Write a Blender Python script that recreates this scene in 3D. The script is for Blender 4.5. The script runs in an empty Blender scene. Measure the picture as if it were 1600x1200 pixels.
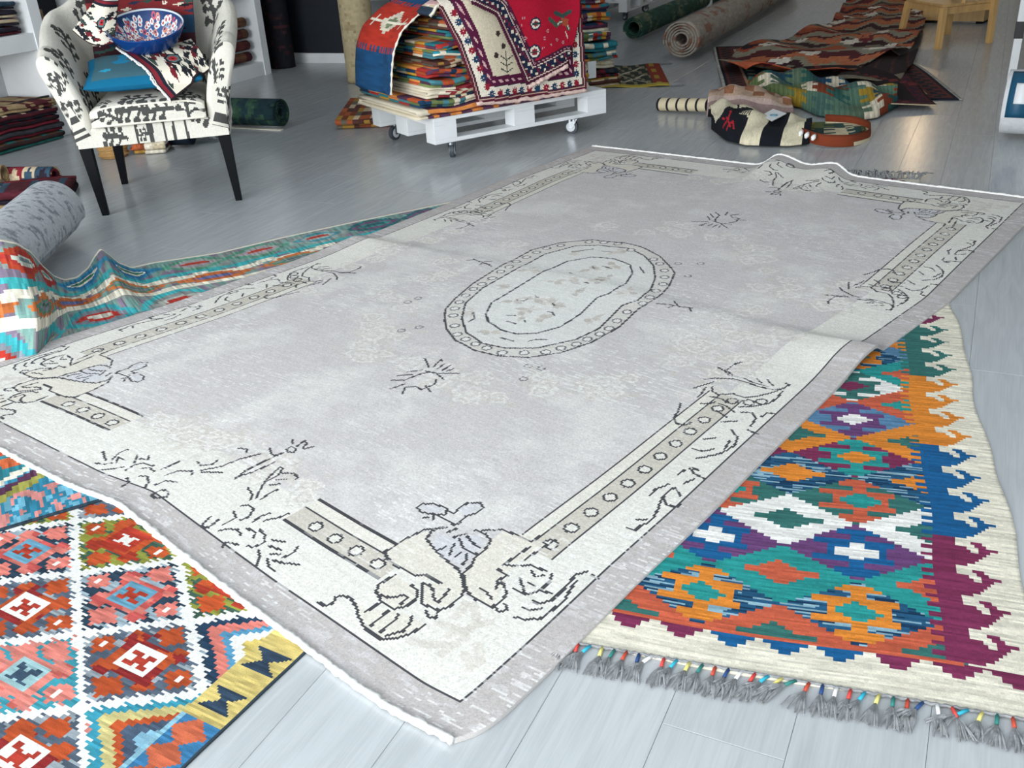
import bpy, math, random
import numpy as np
from mathutils import Vector, Matrix
random.seed(7); RNG = np.random.default_rng(7)
sc = bpy.context.scene
COL = sc.collection
PI = math.pi

# ------------------------------------------------------------------ camera
F, PITCH, ROLL, CH = 1480.0, math.radians(26.6), math.radians(3.4), 1.25
_d = np.array([0, math.cos(PITCH), -math.sin(PITCH)]); _r0 = np.array([1., 0, 0]); _u0 = np.cross(_r0, _d)
_r = math.cos(ROLL)*_r0 - math.sin(ROLL)*_u0; _u = math.sin(ROLL)*_r0 + math.cos(ROLL)*_u0
cd = bpy.data.cameras.new('camera'); cam = bpy.data.objects.new('camera', cd); COL.objects.link(cam)
cd.sensor_width = 36; cd.lens = F/1600*36; cd.clip_start = .05; cd.clip_end = 100
cam.matrix_world = Matrix(((_r[0], _u[0], -_d[0], 0), (_r[1], _u[1], -_d[1], 0), (_r[2], _u[2], -_d[2], CH), (0, 0, 0, 1)))
sc.camera = cam
# ------------------------------------------------------------------ light
TH = math.radians(65); E1 = np.array([math.cos(TH), math.sin(TH), 0]); E2 = np.array([math.sin(TH), -math.cos(TH), 0])
def room(e1, e2, z=0): return E1*e1 + E2*e2 + np.array([0, 0, z])
sc.view_settings.view_transform = 'Standard'; sc.view_settings.look = 'None'
sc.view_settings.exposure = 0.0; sc.view_settings.gamma = 1.0; sc.view_settings.use_curve_mapping = False
w = bpy.data.worlds.new('daylight'); sc.world = w; w.use_nodes = True
bg = w.node_tree.nodes['Background']; bg.inputs[0].default_value = (.78, .89, 1, 1); bg.inputs[1].default_value = 1.2
def area(name, loc, look, sx, sy, power, col):
    l = bpy.data.lights.new(name, 'AREA'); l.shape = 'RECTANGLE'; l.size = sx; l.size_y = sy; l.energy = power; l.color = col
    o = bpy.data.objects.new(name, l); COL.objects.link(o); o.location = loc
    o.rotation_euler = Vector(np.array(look)-np.array(loc)).to_track_quat('-Z', 'Y').to_euler(); return o
# daylight falling through the shop window behind the camera
area('shop_window_daylight', room(-3.75, -2.7, 1.65), room(3, -2.5, .6), 6.4, 2.4, 600, (.98, .987, .995))

# ------------------------------------------------------------------ helpers
def G(x, y, z=0.):
    v = _d + (x-800)/F*_r - (y-600)/F*_u; t = (z-CH)/v[2]; return np.array([v[0]*t, v[1]*t, z])
def RAY(x, y): return _d + (x-800)/F*_r - (y-600)/F*_u
def VP(x, y, p0, nrm):      # pixel onto the vertical plane through p0 with normal nrm
    v = RAY(x, y); o = np.array([0, 0, CH]); t = ((np.array(p0)-o)@nrm)/(v@nrm); return o+v*t
def PX(p):
    q = np.asarray(p, float)-np.array([0, 0, CH]); c = q@_d; return 800+F*(q@_r)/c, 600-F*(q@_u)/c
def lin(c):
    if isinstance(c, str): c = [int(c[i:i+2], 16) for i in (0, 2, 4)]
    c = np.asarray(c, float)/255; return np.where(c <= .04045, c/12.92, ((c+.055)/1.055)**2.4)
def tag(o, label=None, cat=None, group=None, kind=None):
    for k, v in (('label', label), ('category', cat), ('group', group), ('kind', kind)):
        if v: o[k] = v
    return o
MATS = {}
def _nodes(name):
    m = bpy.data.materials.new(name); m.use_nodes = True; nt = m.node_tree; return m, nt, nt.nodes['Principled BSDF']
def mat(name, c, rough=.6, metal=0., var=.12, scale=8., bump=.0, stretch=(1, 1, 1), coat=0.):
    if name in MATS: return MATS[name]
    m, nt, b = _nodes(name); N = nt.nodes; L = nt.links
    tc = N.new('ShaderNodeTexCoord'); mp = N.new('ShaderNodeMapping'); mp.inputs['Scale'].default_value = stretch
    nz = N.new('ShaderNodeTexNoise'); nz.inputs['Scale'].default_value = scale; nz.inputs['Detail'].default_value = 6
    L.new(tc.outputs['Object'], mp.inputs[0]); L.new(mp.outputs[0], nz.inputs[0])
    rp = N.new('ShaderNodeValToRGB'); cl = lin(c)
    rp.color_ramp.elements[0].position = .3; rp.color_ramp.elements[1].position = .7
    rp.color_ramp.elements[0].color = (*np.clip(cl*(1-var), 0, 1), 1); rp.color_ramp.elements[1].color = (*np.clip(cl*(1+var), 0, 1), 1)
    L.new(nz.outputs[0], rp.inputs[0]); L.new(rp.outputs[0], b.inputs['Base Color'])
    b.inputs['Roughness'].default_value = rough; b.inputs['Metallic'].default_value = metal
    if coat: b.inputs['Coat Weight'].default_value = coat
    if bump:
        bp = N.new('ShaderNodeBump'); bp.inputs['Strength'].default_value = bump; bp.inputs['Distance'].default_value = .004
        L.new(nz.outputs[0], bp.inputs['Height']); L.new(bp.outputs[0], b.inputs['Normal'])
    MATS[name] = m; return m
def woven(name, rough=.9, scale=350., bump=.35, var=.10, sheen=.0):
    """colour woven piece by piece into the mesh (attribute Col), fibre relief from noise"""
    if name in MATS: return MATS[name]
    m, nt, b = _nodes(name); N = nt.nodes; L = nt.links
    at = N.new('ShaderNodeAttribute'); at.attribute_name = 'Col'
    tc = N.new('ShaderNodeTexCoord'); nz = N.new('ShaderNodeTexNoise'); nz.inputs['Scale'].default_value = scale; nz.inputs['Detail'].default_value = 3
    L.new(tc.outputs['Object'], nz.inputs[0])
    mr = N.new('ShaderNodeMapRange'); mr.inputs[3].default_value = 1-var; mr.inputs[4].default_value = 1+var
    mr.inputs[1].default_value = .3; mr.inputs[2].default_value = .7; L.new(nz.outputs[0], mr.inputs[0])
    vm = N.new('ShaderNodeVectorMath'); vm.operation = 'SCALE'; L.new(at.outputs['Color'], vm.inputs[0]); L.new(mr.outputs[0], vm.inputs['Scale'])
    L.new(vm.outputs[0], b.inputs['Base Color']); b.inputs['Roughness'].default_value = rough
    b.inputs['Specular IOR Level'].default_value = .2
    if bump:
        bp = N.new('ShaderNodeBump'); bp.inputs['Strength'].default_value = bump; bp.inputs['Distance'].default_value = .002
        L.new(nz.outputs[0], bp.inputs['Height']); L.new(bp.outputs[0], b.inputs['Normal'])
    MATS[name] = m; return m
WOV = woven('woven_wool'); GLZ = woven('glazed_ceramic', .12, 30, 0, .03)
def mesh(name, V, Fc, m, parent=None, cols=None, smooth=False):
    """one mesh object; origin at the middle of its base; quads/tris/ngons as index lists or an (n,4) array"""
    V = np.asarray(V, float).reshape(-1, 3)
    base = np.array([(V[:, 0].min()+V[:, 0].max())/2, (V[:, 1].min()+V[:, 1].max())/2, V[:, 2].min()])
    me = bpy.data.meshes.new(name)
    if isinstance(Fc, np.ndarray):
        n, k = Fc.shape
        me.vertices.add(len(V)); me.vertices.foreach_set('co', (V-base).ravel().astype(np.float32))
        me.loops.add(n*k); me.loops.foreach_set('vertex_index', Fc.ravel().astype(np.int32))
        me.polygons.add(n); me.polygons.foreach_set('loop_start', (np.arange(n)*k).astype(np.int32))
        me.update(calc_edges=True)
    else:
        me.from_pydata((V-base).tolist(), [], Fc)
    if cols is not None:
        a = me.attributes.new('Col', 'FLOAT_COLOR', 'FACE')
        c4 = np.ones((len(cols), 4), np.float32); c4[:, :3] = cols; a.data.foreach_set('color', c4.ravel())
    if smooth: me.polygons.foreach_set('use_smooth', np.ones(len(me.polygons), bool))
    me.materials.append(m)
    o = bpy.data.objects.new(name, me); COL.objects.link(o)
    if parent is not None:
        o.parent = parent; pl = np.array(parent['_o']); o.location = base-pl
    else: o.location = base
    o['_o'] = base.tolist()
    return o
def empty(name, loc):
    o = bpy.data.objects.new(name, None); COL.objects.link(o); o.empty_display_size = .1; o.location = loc
    o['_o'] = [float(v) for v in loc]; return o
class MB:
    def __init__(s): s.v = []; s.f = []
    def add(s, v, f):
        k = len(s.v); s.v += [tuple(map(float, p)) for p in v]; s.f += [[i+k for i in q] for q in f]; return s
    def box(s, c, ax, ay, az):   # centre and three half-axis vectors
        c, ax, ay, az = map(np.asarray, (c, ax, ay, az))
        v = [c+i*ax+j*ay+k*az for k in (-1, 1) for j in (-1, 1) for i in (-1, 1)]
        return s.add(v, [[0, 2, 3, 1], [4, 5, 7, 6], [0, 1, 5, 4], [1, 3, 7, 5], [3, 2, 6, 7], [2, 0, 4, 6]])
    def hexa(s, b, t):           # four bottom and four top corners
        return s.add(list(b)+list(t), [[3, 2, 1, 0], [4, 5, 6, 7], [0, 1, 5, 4], [1, 2, 6, 5], [2, 3, 7, 6], [3, 0, 4, 7]])
    def tube(s, path, rad, n=10, cap=True):
        P = [np.asarray(p, float) for p in path]; m = len(P); R = rad if hasattr(rad, '__len__') else [rad]*m; V = []; Fs = []
        up = None
        for i in range(m):
            t = P[min(i+1, m-1)]-P[max(i-1, 0)]; t = t/(np.linalg.norm(t)+1e-9)
            if up is None: up = np.cross(t, [0, 0, 1.] if abs(t[2]) < .9 else [1., 0, 0])
            up = up-t*(up@t); up = up/(np.linalg.norm(up)+1e-9); sd = np.cross(t, up)
            V += [P[i]+R[i]*(math.cos(2*PI*k/n)*up+math.sin(2*PI*k/n)*sd) for k in range(n)]
        for i in range(m-1):
            for k in range(n): a = i*n+k; b = i*n+(k+1) % n; Fs.append([a, b, b+n, a+n])
        if cap: Fs += [list(range(n))[::-1], [(m-1)*n+k for k in range(n)]]
        return s.add(V, Fs)
    def build(s, name, m, parent=None, smooth=False, bevel=0.):
        o = mesh(name, s.v, s.f, m, parent, smooth=smooth)
        if bevel:
            b = o.modifiers.new('bevel', 'BEVEL'); b.width = bevel; b.segments = 2; b.limit_method = 'ANGLE'
        return o
def sheet(name, C, Pp, parent=None, mask=None, skirt=0., skirt_col=None, thick=0., m=None, smooth=True):
    """cloth: colours C (ny,nx,3), points Pp (ny+1,nx+1,3)"""
    ny, nx = C.shape[:2]; V = Pp.reshape(-1, 3); idx = np.arange((ny+1)*(nx+1)).reshape(ny+1, nx+1)
    Q = np.stack([idx[:-1, :-1], idx[:-1, 1:], idx[1:, 1:], idx[1:, :-1]], -1).reshape(-1, 4); cc = C.reshape(-1, 3)
    if mask is not None: k = mask.ravel(); Q = Q[k]; cc = cc[k]
    if skirt:
        ring = np.concatenate([idx[0, :], idx[1:, -1], idx[-1, -2::-1], idx[-2:0:-1, 0]]); n = len(ring)
        Vb = V[ring].copy(); Vb[:, 2] = np.maximum(Vb[:, 2]-skirt, .0005); b0 = len(V); V = np.vstack([V, Vb]); j = np.arange(n); j2 = (j+1) % n
        Q = np.vstack([Q, np.stack([ring[j2], ring[j], b0+j, b0+j2], -1)])
        cc = np.vstack([cc, np.tile(lin(skirt_col) if skirt_col is not None else cc.mean(0), (n, 1))])
    if mask is not None:
        used = np.unique(Q); mp = np.full(len(V), -1); mp[used] = np.arange(len(used)); Q = mp[Q]; V = V[used]
    o = mesh(name, V, Q.astype(np.int32), m or WOV, parent, cc, smooth)
    if thick:
        s = o.modifiers.new('solid', 'SOLIDIFY'); s.thickness = thick; s.offset = 0.
    return o
class Ras:
    """colour raster in metres, cell by cell like knots"""
    def __init__(s, W, H, nx, ny, bg):
        s.W, s.H, s.nx, s.ny = W, H, nx, ny; s.c = np.tile(lin(bg), (ny, nx, 1)).astype(float)
        s.X, s.Y = np.meshgrid((np.arange(nx)+.5)*W/nx, (np.arange(ny)+.5)*H/ny)
    def fill(s, mk, col): s.c[mk] = lin(col)
    def _win(s, x0, x1, y0, y1):
        a = max(0, int(x0/s.W*s.nx)-1); b = min(s.nx, int(x1/s.W*s.nx)+2); c = max(0, int(y0/s.H*s.ny)-1); d = min(s.ny, int(y1/s.H*s.ny)+2); return a, b, c, d
    def stroke(s, pts, wd, col, closed=False, alpha=1.):
        pts = [tuple(p) for p in pts]; cl = lin(col)
        if closed: pts = pts+[pts[0]]
        for (x0, y0), (x1, y1) in zip(pts[:-1], pts[1:]):
            a, b, c, d = s._win(min(x0, x1)-wd, max(x0, x1)+wd, min(y0, y1)-wd, max(y0, y1)+wd)
            if a >= b or c >= d: continue
            X = s.X[c:d, a:b]; Y = s.Y[c:d, a:b]; dx, dy = x1-x0, y1-y0; q = dx*dx+dy*dy+1e-12
            t = np.clip(((X-x0)*dx+(Y-y0)*dy)/q, 0, 1); k = (X-x0-t*dx)**2+(Y-y0-t*dy)**2 < (wd/2)**2
            s.c[c:d, a:b][k] = s.c[c:d, a:b][k]*(1-alpha)+cl*alpha
    def poly(s, pts, col, alpha=1.):
        p = np.array(pts, float); a, b, c, d = s._win(p[:, 0].min(), p[:, 0].max(), p[:, 1].min(), p[:, 1].max())
        if a >= b or c >= d: return
        k = inpoly(s.X[c:d, a:b], s.Y[c:d, a:b], p); s.c[c:d, a:b][k] = s.c[c:d, a:b][k]*(1-alpha)+lin(col)*alpha
    def ring(s, x, y, r, wd, col, fillc=None, n=10):
        pts = [(x+r*math.cos(2*PI*k/n), y+r*math.sin(2*PI*k/n)) for k in range(n)]
        if fillc is not None: s.poly(pts, fillc)
        if wd: s.stroke(pts, wd, col, True)
def inpoly(X, Y, p):
    k = np.zeros(X.shape, bool); j = len(p)-1
    for i in range(len(p)):
        xi, yi = p[i]; xj, yj = p[j]
        k ^= ((yi > Y) != (yj > Y)) & (X < (xj-xi)*(Y-yi)/(yj-yi+1e-12)+xi); j = i
    return k
def vnoise(nx, ny, sx, sy, rng=RNG):
    """smooth value noise on an nx by ny grid with sx by sy control cells"""
    g = rng.random((sy+2, sx+2)); x = np.linspace(0, sx, nx, endpoint=False); y = np.linspace(0, sy, ny, endpoint=False)
    xi = x.astype(int); yi = y.astype(int); fx = x-xi; fy = y-yi; fx = fx*fx*(3-2*fx); fy = fy*fy*(3-2*fy)
    a = g[np.ix_(yi, xi)]*(1-fx)+g[np.ix_(yi, xi+1)]*fx; b = g[np.ix_(yi+1, xi)]*(1-fx)+g[np.ix_(yi+1, xi+1)]*fx
    return a*(1-fy)[:, None]+b*fy[:, None]
def fbm(nx, ny, sx, sy, o=4, rng=RNG):
    r = 0; t = 0
    for k in range(o): r = r+vnoise(nx, ny, sx*2**k, sy*2**k, rng)/2**k; t += 1/2**k
    return r/t
def interp(poly, n):
    p = np.array(poly, float); d = np.r_[0, np.cumsum(np.linalg.norm(np.diff(p, axis=0), axis=1))]; t = np.linspace(0, d[-1], n)
    return np.stack([np.interp(t, d, p[:, k]) for k in range(p.shape[1])], -1)
def smooth_path(poly, n, it=2):
    p = interp(poly, n)
    for _ in range(int(it*4)): p[1:-1] = p[1:-1]*.5+(p[:-2]+p[2:])*.25
    return p
MO = dict(white=mat('painted_white', 'e6eaec', .5, var=.05, scale=5, bump=.1), darkwood=mat('black_stained_wood', '090c10', .55, var=.3, stretch=(1, 1, .1)),
          pine=mat('pine_wood', 'c8a269', .45, var=.18, scale=14, stretch=(1, 1, .12), bump=.1), metal=mat('zinc_metal', '9a9fa3', .3, 1., var=.1),
          rubber=mat('grey_rubber', '3f464d', .6, var=.1), black=mat('black_plastic', '15181c', .5), navywall=mat('dark_navy_panelling', '141c26', .6, var=.25, scale=6, stretch=(.15, .15, 6), bump=.2),
          cream=mat('cream_cotton', 'e9e4d4', .9, var=.08, scale=60, bump=.3), greyyarn=mat('grey_yarn', '85888a', .95, var=.35, scale=90, bump=.4),
          whiteyarn=mat('white_yarn', 'f1f1ee', .95, var=.06, scale=120, bump=.5), wall=mat('white_plaster', 'd8dcde', .8, var=.03), brown=mat('brown_cardboard', '8d7458', .8),
          teal=mat('teal_panel', '3d7482', .7, var=.1), straw=mat('plaited_straw', 'b08a55', .85, var=.35, scale=40, stretch=(1, 1, 8), bump=.5), tile=mat('grey_board', 'b9bec2', .6))

MO['darkwood'].node_tree.nodes['Principled BSDF'].inputs['Specular IOR Level'].default_value = .12

# ------------------------------------------------------------------ room shell
def slab(name, a, b, z0, z1, m, t=.1):   # wall between two plan points
    a, b = np.array(a, float), np.array(b, float); d = (b-a)/np.linalg.norm(b-a); c = (a+b)/2; c[2] = (z0+z1)/2
    o = MB().box(c, (b-a)/2, np.array([-d[1], d[0], 0])*t/2, (0, 0, (z1-z0)/2)).build(name, m); o['kind'] = 'structure'; return o
EL, ER, EF, EB, HC = -6.25, .82, -3.6, 17.5, 3.1
slab('wall_left', room(EF, EL-.05), room(EB, EL-.05), 0, HC, MO['navywall'])
slab('wall_right', room(EF, ER+.05), room(EB, ER+.05), 0, HC, MO['wall'])
slab('wall_back', room(EB+.05, EL), room(EB+.05, ER), 0, HC, MO['wall'])
slab('wall_partition', room(8.22, EL), room(8.22, -3.9), 0, HC, MO['navywall'])
slab('baseboard_partition', room(8.155, EL), room(8.155, -3.9), 0, .09, MO['white'], .025)
slab('wall_front_sill', room(EF-.05, EL), room(EF-.05, ER), 0, .35, MO['wall'])
slab('wall_front_lintel', room(EF-.05, EL), room(EF-.05, ER), 2.9, HC, MO['wall'])
for e in (EL+.2, -2.9, ER-.2): slab('wall_front_pier', room(EF-.05, e-.12), room(EF-.05, e+.12), .35, 2.9, MO['wall'])
c = room((EF+EB)/2, (EL+ER)/2, HC+.05)
o = MB().box(c, E1*(EB-EF)/2, E2*(ER-EL)/2, (0, 0, .05)).build('ceiling', MO['wall']); o['kind'] = 'structure'
# floor: a slab carrying laminate planks
c = room((EF+EB)/2, (EL+ER)/2, -.03)
floor = MB().box(c, E1*(EB-EF)/2, E2*(ER-EL)/2, (0, 0, .02)).build('floor', mat('floor_screed', '777b7e', .8)); floor['kind'] = 'structure'
def floor_mat():
    m, nt, b = _nodes('grey_oak_laminate'); N = nt.nodes; L = nt.links
    tc = N.new('ShaderNodeTexCoord'); oi = N.new('ShaderNodeObjectInfo'); ad = N.new('ShaderNodeVectorMath'); ad.operation = 'ADD'
    sc_ = N.new('ShaderNodeVectorMath'); sc_.operation = 'SCALE'; sc_.inputs[0].default_value = (37, 19, 0); L.new(oi.outputs['Random'], sc_.inputs['Scale'])
    L.new(tc.outputs['Object'], ad.inputs[0]); L.new(sc_.outputs[0], ad.inputs[1])
    mp = N.new('ShaderNodeMapping'); mp.inputs['Scale'].default_value = (1.6, 16, 1); L.new(ad.outputs[0], mp.inputs[0])
    n1 = N.new('ShaderNodeTexNoise'); n1.inputs['Scale'].default_value = 2.2; n1.inputs['Detail'].default_value = 8; n1.inputs['Distortion'].default_value = 1.2; L.new(mp.outputs[0], n1.inputs[0])
    mp2 = N.new('ShaderNodeMapping'); mp2.inputs['Scale'].default_value = (3, 130, 1); L.new(ad.outputs[0], mp2.inputs[0])
    n2 = N.new('ShaderNodeTexNoise'); n2.inputs['Scale'].default_value = 2; n2.inputs['Detail'].default_value = 3; L.new(mp2.outputs[0], n2.inputs[0])
    mx = N.new('ShaderNodeMath'); mx.operation = 'MULTIPLY_ADD'; mx.inputs[1].default_value = .55; L.new(n2.outputs[0], mx.inputs[0]); L.new(n1.outputs[0], mx.inputs[2])
    a2 = N.new('ShaderNodeMath'); a2.operation = 'MULTIPLY_ADD'; a2.inputs[1].default_value = .10; L.new(oi.outputs['Random'], a2.inputs[0]); L.new(mx.outputs[0], a2.inputs[2])
    rp = N.new('ShaderNodeValToRGB'); rp.color_ramp.elements[0].position = .5; rp.color_ramp.elements[1].position = 1.1
    rp.color_ramp.elements[0].color = (*lin('a9aeb1'), 1); rp.color_ramp.elements[1].color = (*lin('babfc2'), 1); L.new(a2.outputs[0], rp.inputs[0]); L.new(rp.outputs[0], b.inputs['Base Color'])
    b.inputs['Roughness'].default_value = .22
    bp = N.new('ShaderNodeBump'); bp.inputs['Strength'].default_value = .06; bp.inputs['Distance'].default_value = .002; L.new(n2.outputs[0], bp.inputs['Height']); L.new(bp.outputs[0], b.inputs['Normal'])
    return m
FM = floor_mat(); PA = math.radians(63); PD = np.array([math.cos(PA), math.sin(PA), 0]); PN = np.array([-PD[1], PD[0], 0]); PL, PW = 1.3, .205
def plank_vf(L_, W_, t=.01, bv=.0008):
    g_ = .0003; x, y = L_/2-g_, W_/2-g_
    V = [(sx*x, sy*y, -t) for sx, sy in ((-1, -1), (1, -1), (1, 1), (-1, 1))]+[(sx*x, sy*y, -bv) for sx, sy in ((-1, -1), (1, -1), (1, 1), (-1, 1))]+[(sx*(x-bv), sy*(y-bv), 0) for sx, sy in ((-1, -1), (1, -1), (1, 1), (-1, 1))]
    Fs = [[8, 9, 10, 11]]
    for k in range(4): j = (k+1) % 4; Fs += [[k, j, 4+j, 4+k], [4+k, 4+j, 8+j, 8+k]]
    return V, Fs
pv, pf = plank_vf(PL, PW); pme = bpy.data.meshes.new('plank'); pme.from_pydata(pv, [], pf); pme.materials.append(FM)
cand = []
corners = [room(EF, EL), room(EF, ER), room(EB, EL), room(EB, ER)]
for j in range(-60, 60):
    off = (j*.383) % 1*PL
    for i in range(-12, 16):
        p = PN*(j*PW+.03)+PD*(i*PL+off); e1 = p@E1; e2 = p@E2
        if not (EF-.5 < e1 < EB+.5 and EL-.5 < e2 < ER+.5): continue
        ok = p[1] > .4 and p[1] < 15
        if ok:
            x, y = PX(p); ok = -500 < x < 2100 and -120 < y < 1900
        cand.append((0 if ok else 1, np.linalg.norm(p), p))
cand.sort(key=lambda t: (t[0], t[1]))
far = MB(); fo = np.array(floor['_o'])
for k, (a, dd, p) in enumerate(cand):
    if a == 0 and k < 300:
        o = bpy.data.objects.new('plank', pme); COL.objects.link(o); o.parent = floor; o.location = p-fo; o.rotation_euler = (0, 0, PA)
    else:
        far.add([(p@PD+v[0], p@PN+v[1], v[2]) for v in pv], pf)
fme = bpy.data.meshes.new('far_planks'); fme.from_pydata(far.v, [], far.f); fme.materials.append(FM)
o = bpy.data.objects.new('far_planks', fme); COL.objects.link(o); o.parent = floor; o.location = -fo; o.rotation_euler = (0, 0, PA); o['kind'] = 'stuff'
# planks are laid so that their grain runs with them; the joined ones share the room direction
# added fill light: rows of glowing panels overhead, out of view, softening the falloff
def panel_mat():
    m, nt, b = _nodes('fill_diffuser'); b.inputs['Base Color'].default_value = (.9, .9, .9, 1); b.inputs['Emission Color'].default_value = (.93, .97, 1, 1); b.inputs['Emission Strength'].default_value = 3.2; return m
PM = panel_mat()
for e1 in (1.5, 4.5, 7.5, 10.5, 13.5):
    for e2, side in ((-4.6, 'left wall'), (-1.4, 'right wall')):
        c = room(e1, e2, HC-.03); t = empty('fill_panel', c)
        nth = {1.5: 'nearest the shop window', 4.5: 'second from the shop window', 7.5: 'in the middle of its row', 10.5: 'second from the back', 13.5: 'farthest from the shop window'}[e1]
        tag(t, 'added square fill light panel under the ceiling by the %s, %s' % (side, nth), 'ceiling light', 'added fill light panels')
        MB().box(c+[0, 0, .012], E1*.31, E2*.31, (0, 0, .017)).build('frame', MO['white'], t); MB().box(c-[0, 0, .01], E1*.29, E2*.29, (0, 0, .006)).build('diffuser', PM, t)
# ------------------------------------------------------------------ large pale rug
def edge(px, z=.012): return np.array([G(x, y, z)[:2] for x, y in px])
CN, CR, CB, CL_ = np.array([-.132, 1.158]), np.array([2.345, 3.93]), np.array([.54, 5.464]), np.array([-1.94, 2.655])
def via(*p): return smooth_path(p, 200, 1)
eR = via(CN, (-.088, 1.168), (-.045, 1.21), (.065, 1.338), (.238, 1.548), (.411, 1.745), (.623, 2.0), (1.009, 2.455), (1.461, 2.89), (2.093, 3.63), CR)
eF = via(CN, (-.26, 1.252), (-.596, 1.576), (-.966, 1.955), (-1.132, 2.06), (-1.406, 2.272), CL_)
eL = via(CL_, (-1.689, 2.89), (-1.541, 3.05), (-1.241, 3.317), (-.675, 3.915), (-.254, 4.438), (.064, 4.888), CB)
eB = via(CR, (1.70, 4.49), (1.10, 5.0), CB)
RW, RL = 2.36, 3.70
def ev(c, t): i = np.clip(t, 0, 1)*(len(c)-1); k = np.minimum(i.astype(int), len(c)-2); f = (i-k)[..., None]; return c[k]*(1-f)+c[k+1]*f
def coons(a, b):    # a: across (right edge to left edge), b: along (front to back), both 0..1
    A = a[..., None]; B = b[..., None]
    return (1-A)*ev(eR, b)+A*ev(eL, b)+(1-B)*ev(eF, a)+B*ev(eB, a)-((1-A)*(1-B)*CN+A*(1-B)*CL_+(1-A)*B*CR+A*B*CB)
def inv(pts):
    q = np.array([G(x, y, .014)[:2] for x, y in pts]); a = np.full(len(q), .5); b = a.copy(); h = 1e-3
    for _ in range(12):
        p = coons(a, b); ja = (coons(a+h, b)-coons(a-h, b))/(2*h); jb = (coons(a, b+h)-coons(a, b-h))/(2*h); e = q-p
        det = ja[:, 0]*jb[:, 1]-ja[:, 1]*jb[:, 0]; a = np.clip(a+.8*(e[:, 0]*jb[:, 1]-e[:, 1]*jb[:, 0])/det, .002, .998); b = np.clip(b+.8*(ja[:, 0]*e[:, 1]-ja[:, 1]*e[:, 0])/det, .002, .998)
    return np.stack([a*RW, b*RL], -1)
INK, TAUPE, IVORY, BAND, FIELD, BEIGE = '45464a', 'c8c3b8', 'dddcd5', 'b9b4b2', 'c9c6c5', 'd9d5ca'
rx, ry = 500, 786
R = Ras(RW, RL, rx, ry, FIELD)
ea, eb = np.minimum(R.X, RW-R.X), np.minimum(R.Y, RL-R.Y)
rr = np.random.default_rng(3)
# faded field: worn white patches
n1 = fbm(rx, ry, 9, 14, 5, rr); n2 = fbm(rx, ry, 30, 45, 3, rr)
wear = np.clip((n1*.6+n2*.4-.47)*5, 0, 1)[..., None]*.6
R.c = R.c*(1-wear)+lin('dfdeda')*wear
# ivory border ground with faded flowers
brd = (ea < .335) & (eb < .37)
ivory = (ea < .245) | (eb < .30)
R.c[ivory] = lin(IVORY)
def faded(k, n, cols, a0):
    for _ in range(n):
        x, y, s = k(); rot = rr.random()*6
        for ringn, f in enumerate((1., .72, .45)):
            pts = []
            for t in np.linspace(0, 2*PI, 26, endpoint=False):
                r_ = s*f*(1+.16*math.sin(7*t+rot+ringn)+.14*math.sin(3*t+rot*2)+.12*rr.standard_normal()); pts.append((x+r_*math.cos(t), y+r_*math.sin(t)*.8))
            R.poly(pts, cols[ringn % len(cols)], a0); R.stroke(pts, .007, 'c6c1b9' if ringn != 1 else 'e6e6e2', True, .40)
        for t in rr.random(3)*6.28:
            c_, s_ = math.cos(t), math.sin(t); l = s*1.9
            R.poly([(x+s*c_, y+s*s_), (x+l*c_*.8-.25*s*s_, y+l*s_*.8+.25*s*c_), (x+l*c_, y+l*s_), (x+l*c_*.8+.25*s*s_, y+l*s_*.8-.25*s*c_)], 'cbc7bd', a0)
def med_ring():
    t = rr.random()*6.28; q = .30+rr.random()*.16; return RW/2-.09+math.cos(t)*(.26+q), RL/2-.1+math.sin(t)*(.42+q), .035+rr.random()*.035
faded(med_ring, 70, ('dadad7', 'cfccc8', 'dedddb'), .30)
def side_flower():
    k = rr.integers(4); u = .36+rr.random()*.30
    if k < 2: return (.27+rr.random()*.06 if k else RW-.27-rr.random()*.06), RL*(u if rr.random() < .5 else 1-u), .04+rr.random()*.03
    return RW*(.35+.3*rr.random()), (.3+rr.random()*.08 if k == 2 else RL-.3-rr.random()*.08), .04+rr.random()*.03
faded(side_flower, 60, ('dddcd8', 'd0ccc4', 'e0dfdb'), .35)
# outer band, double line
band = (ea < .075) | (eb < .08)
R.c[band] = lin(BAND)
gl = vnoise(rx, ry, 60, ry//2, rr); R.c[band & (gl > .70)] = lin('c2bfbf')
for d0, d1, mk in ((.075, .081, INK),):
    ln = ((np.abs(ea-.078) < .0040) & (eb > .08)) | ((np.abs(eb-.083) < .0040) & (ea > .075))
    R.c[ln] = lin(INK)
# patterned strips with rings between lines (pieces between the motifs)
def strip(side, b0, b1):
    # side 'l': along the long edges at distance .165-.245 ; 's': along the short ends
    for mir in (0, 1):
        d = ea if side == 'l' else eb; t = R.Y if side == 'l' else R.X
        Wd = RW if side == 'l' else RL; half = (R.X < RW/2) if side == 'l' else (R.Y < RL/2)
        if mir: half = ~half
        o1, o2, o3 = (.190, .262, .300) if side == 'l' else (.225, .290, .330)
        z = half & (t > b0) & (t < b1)
        R.c[z & (d > o1) & (d < o2)] = lin(TAUPE); R.c[z & (d > o2+.004) & (d < o3)] = lin('dcdad0')
        R.c[z & ((np.abs(d-o1) < .0035) | (np.abs(d-o2) < .0035) | (np.abs(d-o3) < .0035))] = lin(INK)
        m = (o1+o2)/2; x = b0+.04
        while x < b1-.02:
            p = (m if not mir else Wd-m, x) if side == 'l' else (x, m if not mir else Wd-m)
            R.ring(*p, .017, .006, INK, 'dddbd3', 8); x += .074
for s_, segs in (('l', ((.50, 1.36), (RL-1.36, RL-.50))), ('s', ((.45, .80), (RW-.80, RW-.45)))):
    for b0, b1 in segs: strip(s_, b0, b1)
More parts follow.
